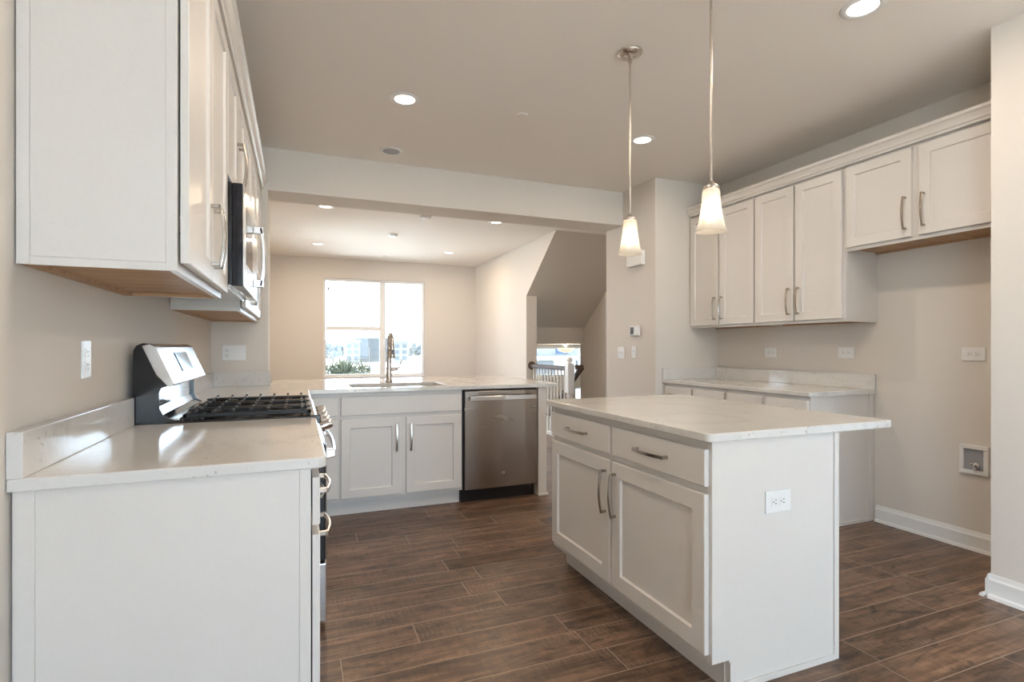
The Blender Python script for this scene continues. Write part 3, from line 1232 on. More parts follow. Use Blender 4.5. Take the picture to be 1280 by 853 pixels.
# display frame and screen on the slanted face
pd0, pd1 = Vector((-0.503, 0, 1.212)), Vector((-0.441, 0, 1.066))
def on_panel(y, t, d):
    q = pd0.lerp(pd1, t)
    nrm = Vector((pd0.z - pd1.z, 0, pd1.x - pd0.x)).normalized()
    return (q.x + nrm.x * d, y, q.z + nrm.z * d)
def panel_plate(mb, y0, y1, t0, t1, d):
    a = [on_panel(y0, t0, d), on_panel(y1, t0, d), on_panel(y1, t1, d), on_panel(y0, t1, d)]
    b2 = [on_panel(y0, t0, 0.0003), on_panel(y1, t0, 0.0003), on_panel(y1, t1, 0.0003), on_panel(y0, t1, 0.0003)]
    bm = bmesh.new()
    va = [bm.verts.new(p) for p in a]
    vb = [bm.verts.new(p) for p in b2]
    bm.faces.new(va)
    bm.faces.new(list(reversed(vb)))
    for k in range(4):
        bm.faces.new((va[k], va[(k + 1) % 4], vb[(k + 1) % 4], vb[k]))
    bmesh.ops.recalc_face_normals(bm, faces=list(bm.faces))
    bm.verts.index_update()
    mb.bm(bm)
m = MB()
panel_plate(m, 2.66, 2.92, 0.18, 0.74, 0.003)
dsp = m.build('display_frame', BLACK, cpn)
m = MB()
panel_plate(m, 2.665, 2.905, 0.21, 0.71, 0.0045)
m.build('display', LCD, dsp)
# burners and three cast-iron grates
for (bx_, by_, br) in ((-0.32, 2.54, 0.045), (-0.06, 2.54, 0.055), (-0.19, 2.78, 0.06), (-0.32, 3.02, 0.055), (-0.06, 3.02, 0.045)):
    m = MB()
    m.lathe((bx_, by_, 0.9222), [(0, 0.026), (br * 0.75, 0.025), (br * 0.8, 0.016), (br * 0.8, 0.014), (br * 0.95, 0.012), (br, 0.0), (0, 0)], 24)
    m.build('burner', IRON, rg)
for (g0, g1) in ((RY0 + 0.012, 2.652), (2.656, 2.904), (2.908, RY1 - 0.012)):
    m = MB()
    x0, x1, zt = -0.415, 0.055, 0.952
    for yy in (g0 + 0.008, g1 - 0.008):
        m.box(x0, x1, yy - 0.008, yy + 0.008, zt - 0.022, zt - 0.006, 0.003)
    for xx in (x0 + 0.008, x1 - 0.008):
        m.box(xx - 0.008, xx + 0.008, g0, g1, zt - 0.022, zt - 0.006, 0.003)
    yc = (g0 + g1) / 2
    m.box(x0, x1, yc - 0.006, yc + 0.006, zt - 0.016, zt, 0.002)
    for k in range(7):
        xx = x0 + 0.035 + k * (x1 - x0 - 0.07) / 6
        m.box(xx - 0.005, xx + 0.005, g0 + 0.008, yc - 0.022, zt - 0.014, zt + 0.002, 0.002)
        m.box(xx - 0.005, xx + 0.005, yc + 0.022, g1 - 0.008, zt - 0.014, zt + 0.002, 0.002)
        for sg, yy in ((1, g0 + 0.006), (-1, g1 - 0.006)):   # upturned finger ends
            m.prism([(yy, zt - 0.014), (yy + sg * 0.020, zt - 0.004), (yy + sg * 0.016, zt + 0.008), (yy, zt + 0.004)], 'x', xx - 0.005, xx + 0.005)
    for xx in (x0 + 0.01, x1 - 0.01):
        for yy in (g0 + 0.01, g1 - 0.01):
            m.box(xx - 0.008, xx + 0.008, yy - 0.008, yy + 0.008, 0.9222, zt - 0.02, 0.002)
    m.build('grate', IRON, rg)
# slanted front control fascia with five knobs
m = MB()
m.prism([(0.050, 0.922), (0.080, 0.914), (0.112, 0.815), (0.112, 0.800), (0.070, 0.800), (0.050, 0.9)], 'y', RY0 + 0.002, RY1 - 0.002)
fas = m.build('control_fascia', STEELH, rg, bevel=0.003)
m = MB()
m.box(0.060, 0.092, RY0 - 0.001, RY0 + 0.012, 0.885, 0.922, 0.003)
m.build('fascia_corner', BLACK, rg)
fn = Vector((0.099, 0, 0.032)).normalized()
for k in range(5):
    yk = RY0 + 0.075 + k * (RY1 - RY0 - 0.15) / 4
    p0 = Vector((0.097, yk, 0.862))
    m = MB()
    m.tube([p0 + fn * 0.001, p0 + fn * 0.010], [0.026, 0.026], 20)
    kn = m.build('knob', PULL, rg)
    m = MB()
    m.tube([p0 + fn * 0.0102, p0 + fn * 0.040, p0 + fn * 0.047], [0.022, 0.0195, 0.016], 20)
    m.build('knob_cap', CHROME, kn)
m = MB()
m.box(0.0705, 0.112, RY0 + 0.004, RY1 - 0.004, 0.297, 0.795, 0.006)
od = m.build('oven_door', [BLACK, STEEL], rg)
m = MB()
m.box(0.1122, 0.117, RY0 + 0.006, RY1 - 0.006, 0.302, 0.79, 0.002)
m.build('door_skin', STEEL, od)
m = MB()
m.box(0.1175, 0.119, RY0 + 0.11, RY1 - 0.11, 0.37, 0.64, 0.0005)
m.build('oven_window', BLACKG, od)
m = MB()
n = 16
m.strap([(0.150 + 0.012 * math.sin(PI * i / n), RY0 + 0.05 + (RY1 - RY0 - 0.10) * i / n, 0.745) for i in range(n + 1)], (0, 0, 1), 0.032, 0.014)
for yy in (RY0 + 0.05, RY1 - 0.07):
    m.prism([(0.112, 0.722), (0.157, 0.729), (0.157, 0.761), (0.112, 0.768)], 'y', yy, yy + 0.02)
m.build('oven_handle', STEELH, od, bevel=0.004)
m = MB()
m.box(0.0705, 0.116, RY0 + 0.004, RY1 - 0.004, 0.035, 0.287, 0.005)
m.build('storage_drawer', STEELH, rg)

# ------------------------------------------------------------------ left wall cabinets
UB, UT = 1.400, 2.44
UF = -0.280


def upper(name, label, y0, y1, z0, xw, xf, axis, doors, handles, loc):
    """wall cabinet with recessed natural-wood underside"""
    r = thing(name, label, 'cabinet', loc)
    xa, xb = min(xw, xf), max(xw, xf)
    m = MB()
    m.box(xa, xb, y0, y1, z0 + 0.02, UT, 0.001)
    m.build('carcass', CAB, r)
    m = MB()
    s_ = 0.018
    if axis == '+x':
        m.box(xb - s_, xb, y0, y1, z0, z0 + 0.0195, 0.0005)
        m.box(xa, xb - s_, y0, y0 + s_ * 0.3, z0, z0 + 0.0195)
        m.box(xa, xb - s_, y1 - s_ * 0.3, y1, z0, z0 + 0.0195)
    else:
        m.box(xa, xa + s_, y0, y1, z0, z0 + 0.0195, 0.0005)
        m.box(xa + s_, xb, y0, y0 + s_ * 0.3, z0, z0 + 0.0195)
        m.box(xa + s_, xb, y1 - s_ * 0.3, y1, z0, z0 + 0.0195)
    m.build('face_frame', CAB, r)
    m = MB()
    e = 0.0056
    if axis == '+x':
        m.box(xa, xb - s_ - 0.0003, y0 + e, y1 - e, z0 + 0.012, z0 + 0.0195)
        m.box(xb - s_ - 0.02, xb - s_ - 0.0003, y0 + e, y1 - e, z0 + 0.001, z0 + 0.012)
        m.box(xa, xb - s_ - 0.02, y1 - e - 0.018, y1 - e, z0 + 0.001, z0 + 0.012)
        m.box(xa, xa + 0.03, y0 + e, y1 - e - 0.018, z0 + 0.001, z0 + 0.012)
    else:
        m.box(xa + s_ + 0.0003, xb, y0 + e, y1 - e, z0 + 0.012, z0 + 0.0195)
        m.box(xb - 0.03, xb, y0 + e, y1 - e, z0 + 0.001, z0 + 0.012)
        m.box(xa + s_ + 0.0003, xb - 0.03, y0 + e, y0 + e + 0.018, z0 + 0.001, z0 + 0.012)
    m.build('wood_underside', MAPLE, r, label='natural maple underside')
    for (u0, u1), hd in zip(doors, handles):
        door(axis, u0, u1, z0 + 0.022, UT - 0.03, xf + (0.005 if axis == '+x' else 0.0), r, hd)
    return r


def crown(name, label, y0, y1, xf, sgn, loc):
    m = MB()
    pr = [(0, 0), (0.006, 0), (0.009, 0.012), (0.018, 0.018), (0.018, 0.030), (0.030, 0.052), (0.042, 0.060), (0.042, 0.078), (0.0, 0.078)]
    m.prism([(xf + sgn * (0.001 + p[0]), 2.425 + p[1]) for p in pr], 'y', y0, y1)
    o = m.build(name, CAB)
    tag(o, label, 'moulding')
    return o


W1 = upper('wall_cabinet', 'off-white wall cabinet nearest on the left with plain end panel facing us', 1.557, 2.388, UB, XL + 0.002, UF, '+x',
           [(1.566, 1.970), (1.976, 2.380)], [('hi', 'bot'), ('lo', 'bot')], (-0.44, 1.97, UB))
m = MB()
m.box(XL + 0.004, XL + 0.028, 1.552, 1.557, UB, UT, 0.001)
m.build('edge_strip', CAB, W1)
m = MB()
m.box(UF - 0.024, UF, 1.553, 1.557, UB, UT, 0.001)
m.build('edge_strip', CAB, W1)
for hz in (1.52, 2.30):
    m = MB()
    m.box(UF + 0.0005, UF + 0.0045, 1.572, 1.590, hz - 0.02, hz + 0.02)
    m.build('hinge', SLOT, W1)
W2 = upper('wall_cabinet', 'short off-white wall cabinet right above the microwave', 2.394, 3.152, 1.88, XL + 0.002, UF, '+x',
           [(2.402, 2.770), (2.776, 3.144)], [('hi', 'bot'), ('lo', 'bot')], (-0.44, 2.77, 1.88))
W3 = upper('wall_cabinet', 'off-white wall cabinet beyond the microwave, ending at the header wall', 3.158, 4.522, UB, XL + 0.002, UF, '+x',
           [(3.168, 3.60), (3.606, 4.04), (4.05, 4.50)], [('hi', 'bot'), ('lo', 'bot'), None], (-0.44, 3.85, UB))
crown('crown_moulding', 'stepped off-white crown moulding over the left wall cabinets', 1.553, 4.522, UF + 0.0255, 1, None)

# microwave over the range
mw = thing('microwave', 'black and stainless over-the-range microwave hung over the stove', 'microwave', (-0.42, 2.775, 1.455))
MZ0, MZ1 = 1.455, 1.872
m = MB()
m.box(XL + 0.004, -0.243, 2.398, 3.150, MZ0 + 0.004, MZ1, 0.002)
m.build('body', BLACK, mw)
m = MB()
m.box(-0.56, -0.26, 2.43, 3.12, MZ0 - 0.006, MZ0 + 0.0035, 0.002)
m.build('grease_filter', STEELH, mw)
m = MB()
m.box(-0.242, -0.204, 2.397, 2.925, MZ0, MZ1 - 0.002, 0.004)
md_ = m.build('door', BLACKG, mw)
m = MB()
m.box(-0.2038, -0.198, 2.397, 2.925, MZ0, MZ1 - 0.002, 0.002)
m.build('door_skin', STEELH, md_)
m = MB()
m.box(-0.1978, -0.1968, 2.50, 2.80, MZ0 + 0.10, MZ1 - 0.07, 0.0003)
m.build('door_window', BLACKG, md_)
m = MB()
m.box(-0.242, -0.200, 2.928, 3.151, MZ0, MZ1 - 0.002, 0.004)
cp_ = m.build('control_panel', STEELH, mw)
m = MB()
m.box(-0.1998, -0.1985, 2.95, 3.13, 1.77, 1.83, 0.0003)
m.build('display', BLACKG, cp_)
m = MB()
yh = 2.875
n = 14
m.strap([(-0.165 + 0.014 * math.cos(PI * (i / n - 0.5)), yh, 1.505 + 0.285 * i / n) for i in range(n + 1)], (0, 1, 0), 0.034, 0.012)
for zz in (1.500, 1.759):
    m.box(-0.198, -0.152, yh - 0.017, yh + 0.017, zz, zz + 0.036, 0.003)
m.build('door_handle', STEELH, md_, bevel=0.002)

# ------------------------------------------------------------------ right side: wall cabinets, crown, base cabinets
RUF = 3.430
RB = 1.383
U1 = upper('wall_cabinet', 'tall off-white double-door wall cabinet in the right corner beside the column', 3.252, 4.008, RB, XR - 0.002, RUF, '-x',
           [(3.258, 3.630), (3.650, 4.000)], [('hi', 'bot'), ('lo', 'bot')], (3.59, 3.63, RB))
U2 = upper('wall_cabinet', 'tall off-white double-door wall cabinet on the right, next to the fridge space', 2.490, 3.249, RB, XR - 0.002, RUF, '-x',
           [(2.508, 2.870), (2.888, 3.243)], [('hi', 'bot'), ('lo', 'bot')], (3.59, 2.87, RB))
U3 = upper('wall_cabinet', 'short off-white wall cabinet high over the empty fridge space', 1.560, 2.486, 1.852, XR - 0.002, RUF, '-x',
           [(1.575, 2.026), (2.066, 2.478)], [('hi', 'bot'), ('lo', 'bot')], (3.59, 2.02, 1.852))
crown('crown_moulding', 'stepped off-white crown moulding over the right wall cabinets', 1.56, 4.008, RUF - 0.0205, -1, None)

RBF = 3.130
for (y0, y1, lab) in ((3.252, 4.006, 'off-white two-drawer base cabinet in the right corner beside the column'),
                      (2.513, 3.250, 'off-white two-drawer base cabinet under the right worktop, end panel facing us')):
    r = thing('base_cabinet', lab, 'cabinet', (3.44, (y0 + y1) / 2, 0))
    body(r, RBF, XR - 0.002, y0, y1, 0, CTB - 0.0005, ('-x', 0.075, 0.108))
    mid = (y0 + y1) / 2
    for (a, b2, hd) in ((y0 + 0.012, mid - 0.012, 'hi'), (mid + 0.012, y1 - 0.012, 'lo')):
        drawer('-x', a, b2, RZ0, RZ1, RBF, r)
        door('-x', a, b2, DZ0, DZ1, RBF, r, (hd, 'top'))
    if y0 < 3:
        m = MB()
        m.box(XR - 0.05, XR - 0.003, y0 - 0.006, y0, 0, CTB - 0.001, 0.001)
        m.box(RBF + 0.08, XR - 0.05, y0 - 0.010, y0, 0, 0.022, 0.002)
        m.build('edge_strip', CAB, r)
rw = thing('wall_worktop', 'speckled grey quartz worktop with backsplash along the right wall', 'countertop', (3.42, 3.25, CTB))
rounded_slab([(3.099, 2.4934, 0.015), (XR - 0.002, 2.4934, 0), (XR - 0.002, BY - 0.002, 0), (3.099, BY - 0.002, 0)], CTB, CTT, 'slab', rw, QZ, 0.003)
m = MB()
m.box(XR - 0.022, XR - 0.002, 2.4934, BY - 0.0225, CTT + 0.0002, 1.0185, 0.002)
m.build('backsplash', QZ, rw)
m = MB()
m.box(3.099, XR - 0.002, BY - 0.022, BY - 0.002, CTT + 0.0002, 1.0185, 0.002)
m.build('backsplash', QZ, rw)

# ------------------------------------------------------------------ pendants
pend0 = None
for (py, lab) in ((2.359, 'brushed nickel pendant lamp with frosted glass shade, the farther over the island'),
                  (1.769, 'brushed nickel pendant lamp with frosted glass shade, the nearer over the island')):
    if pend0 is None:
        px_ = 1.618
        pend0 = p = thing('pendant_lamp', lab, 'lamp', (px_, py, 1.696), 'pendant lamps over the island')
        m = MB()
        m.lathe((px_, py, CZ), [(0, -0.0005), (0.064, -0.0005), (0.066, -0.006), (0.060, -0.014), (0.040, -0.019), (0.012, -0.022), (0.011, -0.055), (0.0, -0.055)], 32)
        m.build('canopy', NICKEL, p)
        m = MB()
        m.cyl((px_, py, CZ - 0.05), (px_, py, 1.90), 0.0055, 12)
        m.build('rod', NICKEL, p)
        m = MB()
        m.lathe((px_, py, 1.876), [(0.0, 0.032), (0.010, 0.03), (0.014, 0.022), (0.030, 0.012), (0.033, 0.0), (0.030, -0.003), (0, -0.003)], 24)
        m.build('socket_cap', NICKEL, p)
        m = MB()
        m.lathe((px_, py, 1.696), [(0.030, 0.177), (0.0335, 0.174), (0.036, 0.165), (0.0375, 0.13), (0.042, 0.09), (0.048, 0.055), (0.055, 0.022), (0.063, 0.0), (0.060, 0.0), (0.052, 0.022), (0.045, 0.055), (0.039, 0.09), (0.0345, 0.13), (0.033, 0.160), (0.029, 0.170)], 36)
        m.build('shade', FROST, p)
        m = MB()
        m.lathe((px_, py, 1.74), [(0.0, 0.0), (0.012, 0.003), (0.022, 0.012), (0.0255, 0.027), (0.022, 0.045), (0.014, 0.062), (0.012, 0.085), (0.0, 0.09)], 20)
        m.build('bulb', BULB, p)
    else:
        p = dup(pend0, (px_, py, 1.696), lab)
# ------------------------------------------------------------------ ceiling fittings
can0 = None
def canlight(x, y, lab, power, tint=(1.0, 0.84, 0.66)):
    global can0
    if can0 is None:
        can0 = r = thing('recessed_light', lab, 'light', (x, y, CZ), 'recessed ceiling lights')
        m = MB()
        m.lathe((x, y, CZ), [(0.064, -0.003), (0.068, -0.006), (0.088, -0.005), (0.092, -0.0005), (0.064, -0.0005)], 36)
        m.build('trim_ring', TRIM, r)
        m = MB()
        m.lathe((x, y, CZ), [(0, -0.004), (0.0635, -0.003), (0.0635, -0.001), (0, -0.001)], 32)
        m.build('diffuser', DIFF, r)
    else:
        r = dup(can0, (x, y, CZ), lab, 'recessed ceiling lights')
    lamp('recessed_lamp', 'AREA', (x, y, CZ - 0.012), power, tint, 0.12, r)


canlight(0.622, 3.33, 'lit recessed ceiling light near the left wall cabinets', KITCHEN_LAMP * 3)
canlight(2.388, 3.321, 'lit recessed kitchen light just beyond the farther pendant rod', KITCHEN_LAMP)
canlight(2.385, 1.650, 'lit recessed ceiling light cut by the top edge at the right', KITCHEN_LAMP)
canlight(0.622, 1.650, 'lit recessed kitchen light overhead, above the range counter', KITCHEN_LAMP * 2)
canlight(0.289, 6.183, 'lit recessed dining light just behind the header, left side', DINING_LAMP, (1.0, 0.70, 0.42))
canlight(2.280, 6.185, 'lit recessed dining light just behind the header, right of centre', DINING_LAMP, (1.0, 0.70, 0.42))
canlight(0.28, 8.47, 'lit recessed dining light by the far window, left one', DINING_LAMP, (1.0, 0.70, 0.42))
canlight(2.30, 8.46, 'lit recessed dining light above and right of the far window', DINING_LAMP, (1.0, 0.70, 0.42))

r = thing('recessed_speaker', 'round grey recessed ceiling speaker in front of the header', 'speaker', (0.687, 4.251, CZ))
m = MB()
m.lathe((0.687, 4.251, CZ), [(0.066, -0.003), (0.070, -0.006), (0.086, -0.005), (0.090, -0.0005), (0.066, -0.0005)], 36)
m.build('trim_ring', TRIM, r)
m = MB()
m.lathe((0.687, 4.251, CZ), [(0, -0.002), (0.065, -0.003), (0.065, -0.001), (0, -0.0008)], 32)
m.build('grille', plain('grey_grille', (0.45, 0.46, 0.48), 0.5, bump=0.5, scale=900), r)


def disc(name, x, y, rad, h, lab, cat):
    m = MB()
    m.lathe((x, y, CZ), [(0, -h), (rad * 0.86, -h), (rad * 0.97, -h * 0.75), (rad, -h * 0.3), (rad, -0.0005), (0, -0.0005)], 28)
    tag(m.build(name, CEIL if name == 'sprinkler_cover' else PLAST), lab, cat)


disc('sprinkler_cover', 1.391, 3.266, 0.040, 0.006, 'small flush round sprinkler cover in the kitchen ceiling', 'sprinkler')
disc('smoke_detector', 1.40, 6.20, 0.065, 0.032, 'white round smoke detector on the dining ceiling, nearer one', 'detector')
disc('smoke_detector', 1.213, 7.369, 0.065, 0.032, 'white round detector in the middle of the dining ceiling', 'detector')
disc('sprinkler_cover', 1.386, 9.15, 0.045, 0.010, 'small round sprinkler cover above the far window', 'sprinkler')

# ------------------------------------------------------------------ electrical
def receptacle_slots(mb, cx, cz, P, horiz):
    """dark slots of one duplex half"""
    q = [(-0.0065, 0.004, 0.0022, 0.008), (0.0065, 0.004, 0.0022, 0.0065), (0.0, -0.007, 0.0045, 0.0045)]
    for (du, dz, su, sz) in q:
        if horiz:
            du, dz, su, sz = -dz, du, sz, su
        P(mb, cx + du, cz + dz, su, sz)


def outlet(name, label, axis, u, z, plane, gangs, horiz=False, cat='outlet'):
    """gangs: list of 'outlet', 'toggle', 'rocker'. Plate on a wall face."""
    sgn = 1 if axis == '+x' else -1
    loc = front_point(axis, u, plane, z)
    r = thing(name, label, cat, loc)

    def bx(mb, u0, u1, z0, z1, d0, d1, bev=0.0, mi=0):
        a, b2 = sorted((plane + sgn * d0, plane + sgn * d1))
        if axis == '-y':
            mb.box(u0, u1, a, b2, z0, z1, bev, mi)
        else:
            mb.box(a, b2, u0, u1, z0, z1, bev, mi)
    n = len(gangs)
    wd, ht = 0.070 + 0.046 * (n - 1), 0.115
    if horiz:
        wd, ht = 0.122, 0.080
    m = MB()
    bx(m, u - wd / 2, u + wd / 2, z - ht / 2, z + ht / 2, 0.0003, 0.006, 0.0025)
    m.build('wall_plate', PLAST, r)
    for i, gk in enumerate(gangs):
        gu = u + (i - (n - 1) / 2) * 0.046
        if gk == 'outlet':
            for s_ in (-1, 1):
                cu, cz_ = (u + s_ * 0.0195, z) if horiz else (gu, z + s_ * 0.0195)
                m = MB()
                hw, hh = (0.0155, 0.0165) if horiz else (0.0165, 0.0155)
                bx(m, cu - hw, cu + hw, cz_ - hh, cz_ + hh, 0.0062, 0.0078, 0.0007)
                q = [(-0.0065, 0.004, 0.0016, 0.0042), (0.0065, 0.004, 0.0016, 0.0034), (0.0, -0.0075, 0.0024, 0.0024)]
                for (du, dz, su, sz) in q:
                    if horiz:
                        du, dz, su, sz = dz, du, sz, su
                    bx(m, cu + du - su, cu + du + su, cz_ + dz - sz, cz_ + dz + sz, 0.0079, 0.0081, 0, 1)
                m.build('receptacle', [PLAST, SLOT], r)
        elif gk == 'toggle':
            m = MB()
            bx(m, gu - 0.005, gu + 0.005, z - 0.012, z + 0.012, 0.0062, 0.0072)
            bx(m, gu - 0.004, gu + 0.004, z - 0.002, z + 0.009, 0.0072, 0.016, 0.001)
            m.build('toggle_switch', PLAST, r)
        else:
            m = MB()
            bx(m, gu - 0.0165, gu + 0.0165, z - 0.0335, z + 0.0335, 0.0062, 0.0085, 0.001)
            bx(m, gu - 0.003, gu + 0.003, z + 0.002, z + 0.010, 0.0086, 0.0095, 0, 1)
            m.build('rocker_switch', [PLAST, SLOT], r)
    return r


outlet('wall_outlet', 'white outlet on the left wall above the near backsplash', '+x', 1.992, 1.171, XL, ['outlet'])
outlet('switch_plate', 'white three-gang plate with outlet and two toggles behind the range', '-y', -0.444, 1.166, HY0, ['outlet', 'toggle', 'toggle'], cat='outlet')
outlet('wall_outlet', 'white outlet on the near end panel of the island', '-y', 1.6335, 0.645, ICY0, ['outlet'], True)
outlet('wall_outlet', 'leftmost of the three wall outlets on the right wall', '-x', 3.383, 1.165, XR, ['outlet'], True)
outlet('wall_outlet', 'white wall outlet above the right end of the wall worktop', '-x', 2.713, 1.169, XR, ['outlet'], True)
outlet('wall_outlet', 'white outlet in the empty fridge space, above the water box', '-x', 1.918, 1.168, XR, ['outlet'], True)
outlet('light_switch', 'plain white double toggle switch below and left of the thermostat', '-x', 4.558, 1.155, BX, ['toggle', 'toggle'], cat='switch')
outlet('light_switch', 'white rocker switch straight below the thermostat', '-x', 4.338, 1.163, BX, ['rocker'], cat='switch')

r = thing('thermostat', 'white thermostat with dark screen on the column side', 'thermostat', (BX, 4.31, 1.366))
m = MB()
m.box(BX - 0.022, BX - 0.0005, 4.240, 4.385, 1.320, 1.413, 0.005)
m.build('housing', PLAST, r)
m = MB()
m.box(BX - 0.0235, BX - 0.0222, 4.318, 4.372, 1.332, 1.402)
m.build('screen', SCREEN, r)
r = thing('door_chime', 'white door chime box high on the column side behind the pendant', 'chime', (BX, 4.28, 2.05))
m = MB()
m.box(BX - 0.050, BX - 0.0005, 4.165, 4.40, 1.985, 2.125, 0.006)
m.build('cover', PLAST, r)

# refrigerator water-supply box
r = thing('water_supply_box', 'white recessed water supply box low in the fridge space', 'valve box', (XR, 1.912, 0.538))
m = MB()
y0, y1, z0, z1 = 1.838, 1.986, 0.452, 0.625
e = 0.024
for q in ((y0, y1, z0, z0 + e), (y0, y1, z1 - e, z1), (y0, y0 + e, z0 + e, z1 - e), (y1 - e, y1, z0 + e, z1 - e)):
    m.box(XR - 0.018, XR - 0.0005, *q, 0.003)
m.build('frame', PLAST, r)
m = MB()
m.box(XR - 0.003, XR - 0.0006, y0 + e, y1 - e, z0 + e, z1 - e)
m.build('recess_back', plain('grey_plastic', (0.36, 0.37, 0.40), 0.5), r)
m = MB()
m.cyl((XR - 0.018, 1.905, z0 + e), (XR - 0.018, 1.905, z0 + 0.062), 0.008, 12)
m.cyl((XR - 0.018, 1.885, z0 + 0.06), (XR - 0.018, 1.925, z0 + 0.06), 0.008, 12)
m.lathe((XR - 0.026, 1.888, z0 + 0.062), [(0, -0.020), (0.014, -0.018), (0.016, -0.008), (0.010, 0.004), (0, 0.004)], 14, 'x')
m.build('shutoff_valve', CHROME, r)

# ------------------------------------------------------------------ stair railing
rl = thing('stair_railing', 'white baluster railing with dark handrail and ball-top newel by the stairs', 'railing', (3.25, 6.7, 0))
rx = 3.25
m = MB()
m.prism([(rx - 0.028, 0.905), (rx + 0.028, 0.905), (rx + 0.030, 0.922), (rx + 0.022, 0.955), (rx, 0.962), (rx - 0.022, 0.955), (rx - 0.030, 0.922)], 'y', 6.13, 7.272)
m.build('handrail', RAILW, rl)
m = MB()
m.lathe((rx + 0.005, 7.29, 0.938), [(0, -0.018), (0.052, -0.018), (0.06, -0.010), (0.06, -0.0005), (0, -0.0005)], 28, 'y')
m.build('rosette', RAILW, rl)
m = MB()
m.box(rx - 0.05, rx + 0.05, 6.03, 6.13, 0, 0.20, 0.004)
m.lathe((rx, 6.08, 0.20), [(0.045, 0), (0.03, 0.02), (0.042, 0.04), (0.034, 0.2), (0.028, 0.35), (0.04, 0.38), (0.03, 0.40), (0.045, 0.42)], 20)
m.box(rx - 0.046, rx + 0.046, 6.034, 6.126, 0.62, 0.985, 0.004)
m.prism([(rx - 0.046, 0.985), (rx + 0.046, 0.985), (rx + 0.025, 1.005), (rx - 0.025, 1.005)], 'y', 6.055, 6.105)
m.lathe((rx, 6.08, 1.0), [(0.03, 0), (0.02, 0.012), (0.034, 0.03), (0.038, 0.048), (0.034, 0.066), (0.02, 0.08), (0, 0.084)], 20)
m.build('newel_post', TRIM, rl)
m = MB()
m.box(rx - 0.03, rx + 0.03, 6.13, 7.285, 0.0, 0.045, 0.004)
m.build('base_rail', TRIM, rl)
for k in range(11):
    yy = 6.22 + k * 0.098
    m = MB()
    m.box(rx - 0.016, rx + 0.016, yy - 0.016, yy + 0.016, 0.045, 0.25, 0.002)
    m.lathe((rx, yy, 0.25), [(0.016, 0), (0.010, 0.015), (0.015, 0.03), (0.013, 0.2), (0.0105, 0.62), (0.0105, 0.656)], 10)
    m.build('baluster', TRIM, rl)
hr = thing('handrail', 'dark wooden handrail running down the stairs behind the newel', 'handrail', (3.40, 6.0, 0.5))
m = MB()
def rail_seg(p0, p1):
    m.strap([p0, p1], (1, 0, 0) if abs(p1[0] - p0[0]) < 0.05 else (0, 1, 0), 0.045, 0.055)
rail_seg((3.37, 5.965, 0.955), (3.37, 7.55, -0.20))
rail_seg((3.305, 6.02, 0.955), (3.40, 6.00, 0.955))
m.build('rail', RAILW, hr, bevel=0.006)
m = MB()
for yy in (6.45, 7.15):
    zz = 0.955 - (yy - 5.965) * 0.729
    m.tube([(3.37, yy, zz - 0.02), (3.37, yy, zz - 0.07), (3.345, yy, zz - 0.09)], 0.007, 8)
m.build('rail_bracket', NICKEL, hr)

# semi-flush bowl lamp in the entry
el = thing('bowl_ceiling_light', 'frosted bowl ceiling light hanging before the stair window', 'light', (4.62, 8.8, 1.268))
m = MB()
m.lathe((4.62, 8.8, 1.268), [(0, -0.0005), (0.055, -0.0005), (0.05, -0.02), (0.012, -0.03), (0.006, -0.06), (0.006, -0.15), (0.0, -0.15)], 20)
m.build('canopy_stem', NICKEL, el)
m = MB()
m.lathe((4.62, 8.8, 1.268), [(0.155, -0.075), (0.148, -0.10), (0.11, -0.135), (0.05, -0.152), (0.012, -0.156), (0.012, -0.150), (0.05, -0.146), (0.105, -0.130), (0.142, -0.098), (0.150, -0.075)], 28)
m.build('bowl', emit('lit_bowl', (1.0, 0.72, 0.50), 0.9), el)
m = MB()
m.lathe((4.62, 8.8, 1.268), [(0, -0.185), (0.01, -0.18), (0.014, -0.168), (0.008, -0.157), (0, -0.157)], 14)
m.build('finial', RAILW, el)

lamp('entry_lamp', 'POINT', (4.62, 8.8, 1.17), 45, (1.0, 0.84, 0.64), 0.05, el)

# ------------------------------------------------------------------ outdoors
GZ = -3.0
g = MB()
g.box(-260, 260, -120, 420, GZ - 0.5, GZ)
struct('ground', g, SNOW)


def at_px(u, v, D):
    s_, c_ = math.sin(0.3832), math.cos(0.3832)
    t = (u - 640) / 665.96
    return Vector((D * (s_ + c_ * t), D * (c_ - s_ * t), 1.208 + (434.46 - v) / 665.96 * D))


def building(lab, cx, cy, w, d, h, mat, nx, nz, wing=None):
    r = thing('apartment_building', lab, 'building', (cx, cy, GZ))
    m = MB()
    m.box(cx - w / 2, cx + w / 2, cy, cy + d, GZ, GZ + h)
    m.build('wall_block', mat, r)
    m = MB()
    m.box(cx - w / 2 - 0.3, cx + w / 2 + 0.3, cy - 0.3, cy + d + 0.3, GZ + h, GZ + h + 0.5)
    m.build('flat_roof', BLDG2, r)
    for i in range(nx):
        for k in range(nz):
            x = cx - w / 2 + (i + 0.5) * w / nx
            z = GZ + 1.0 + k * (h - 1) / nz
            m = MB()
            m.box(x - w / nx * 0.28, x + w / nx * 0.28, cy - 0.08, cy - 0.02, z, z + (h - 1) / nz * 0.6)
            m.build('window', BWIN, r)
    return r


p = at_px(468, 430, 150)
building('long grey three-storey building across the snowy lot', p.x, p.y, 10.5, 9, 6.6, BLDG, 7, 3)
p = at_px(441, 430, 136)
building('pale narrow block at the left end of the long grey building', p.x, p.y, 3.4, 6, 5.6, BLDG2, 2, 3)
p = at_px(501, 431, 136)
building('pale block at the right end of the long grey building', p.x, p.y, 3.8, 6, 5.6, BLDG2, 2, 3)


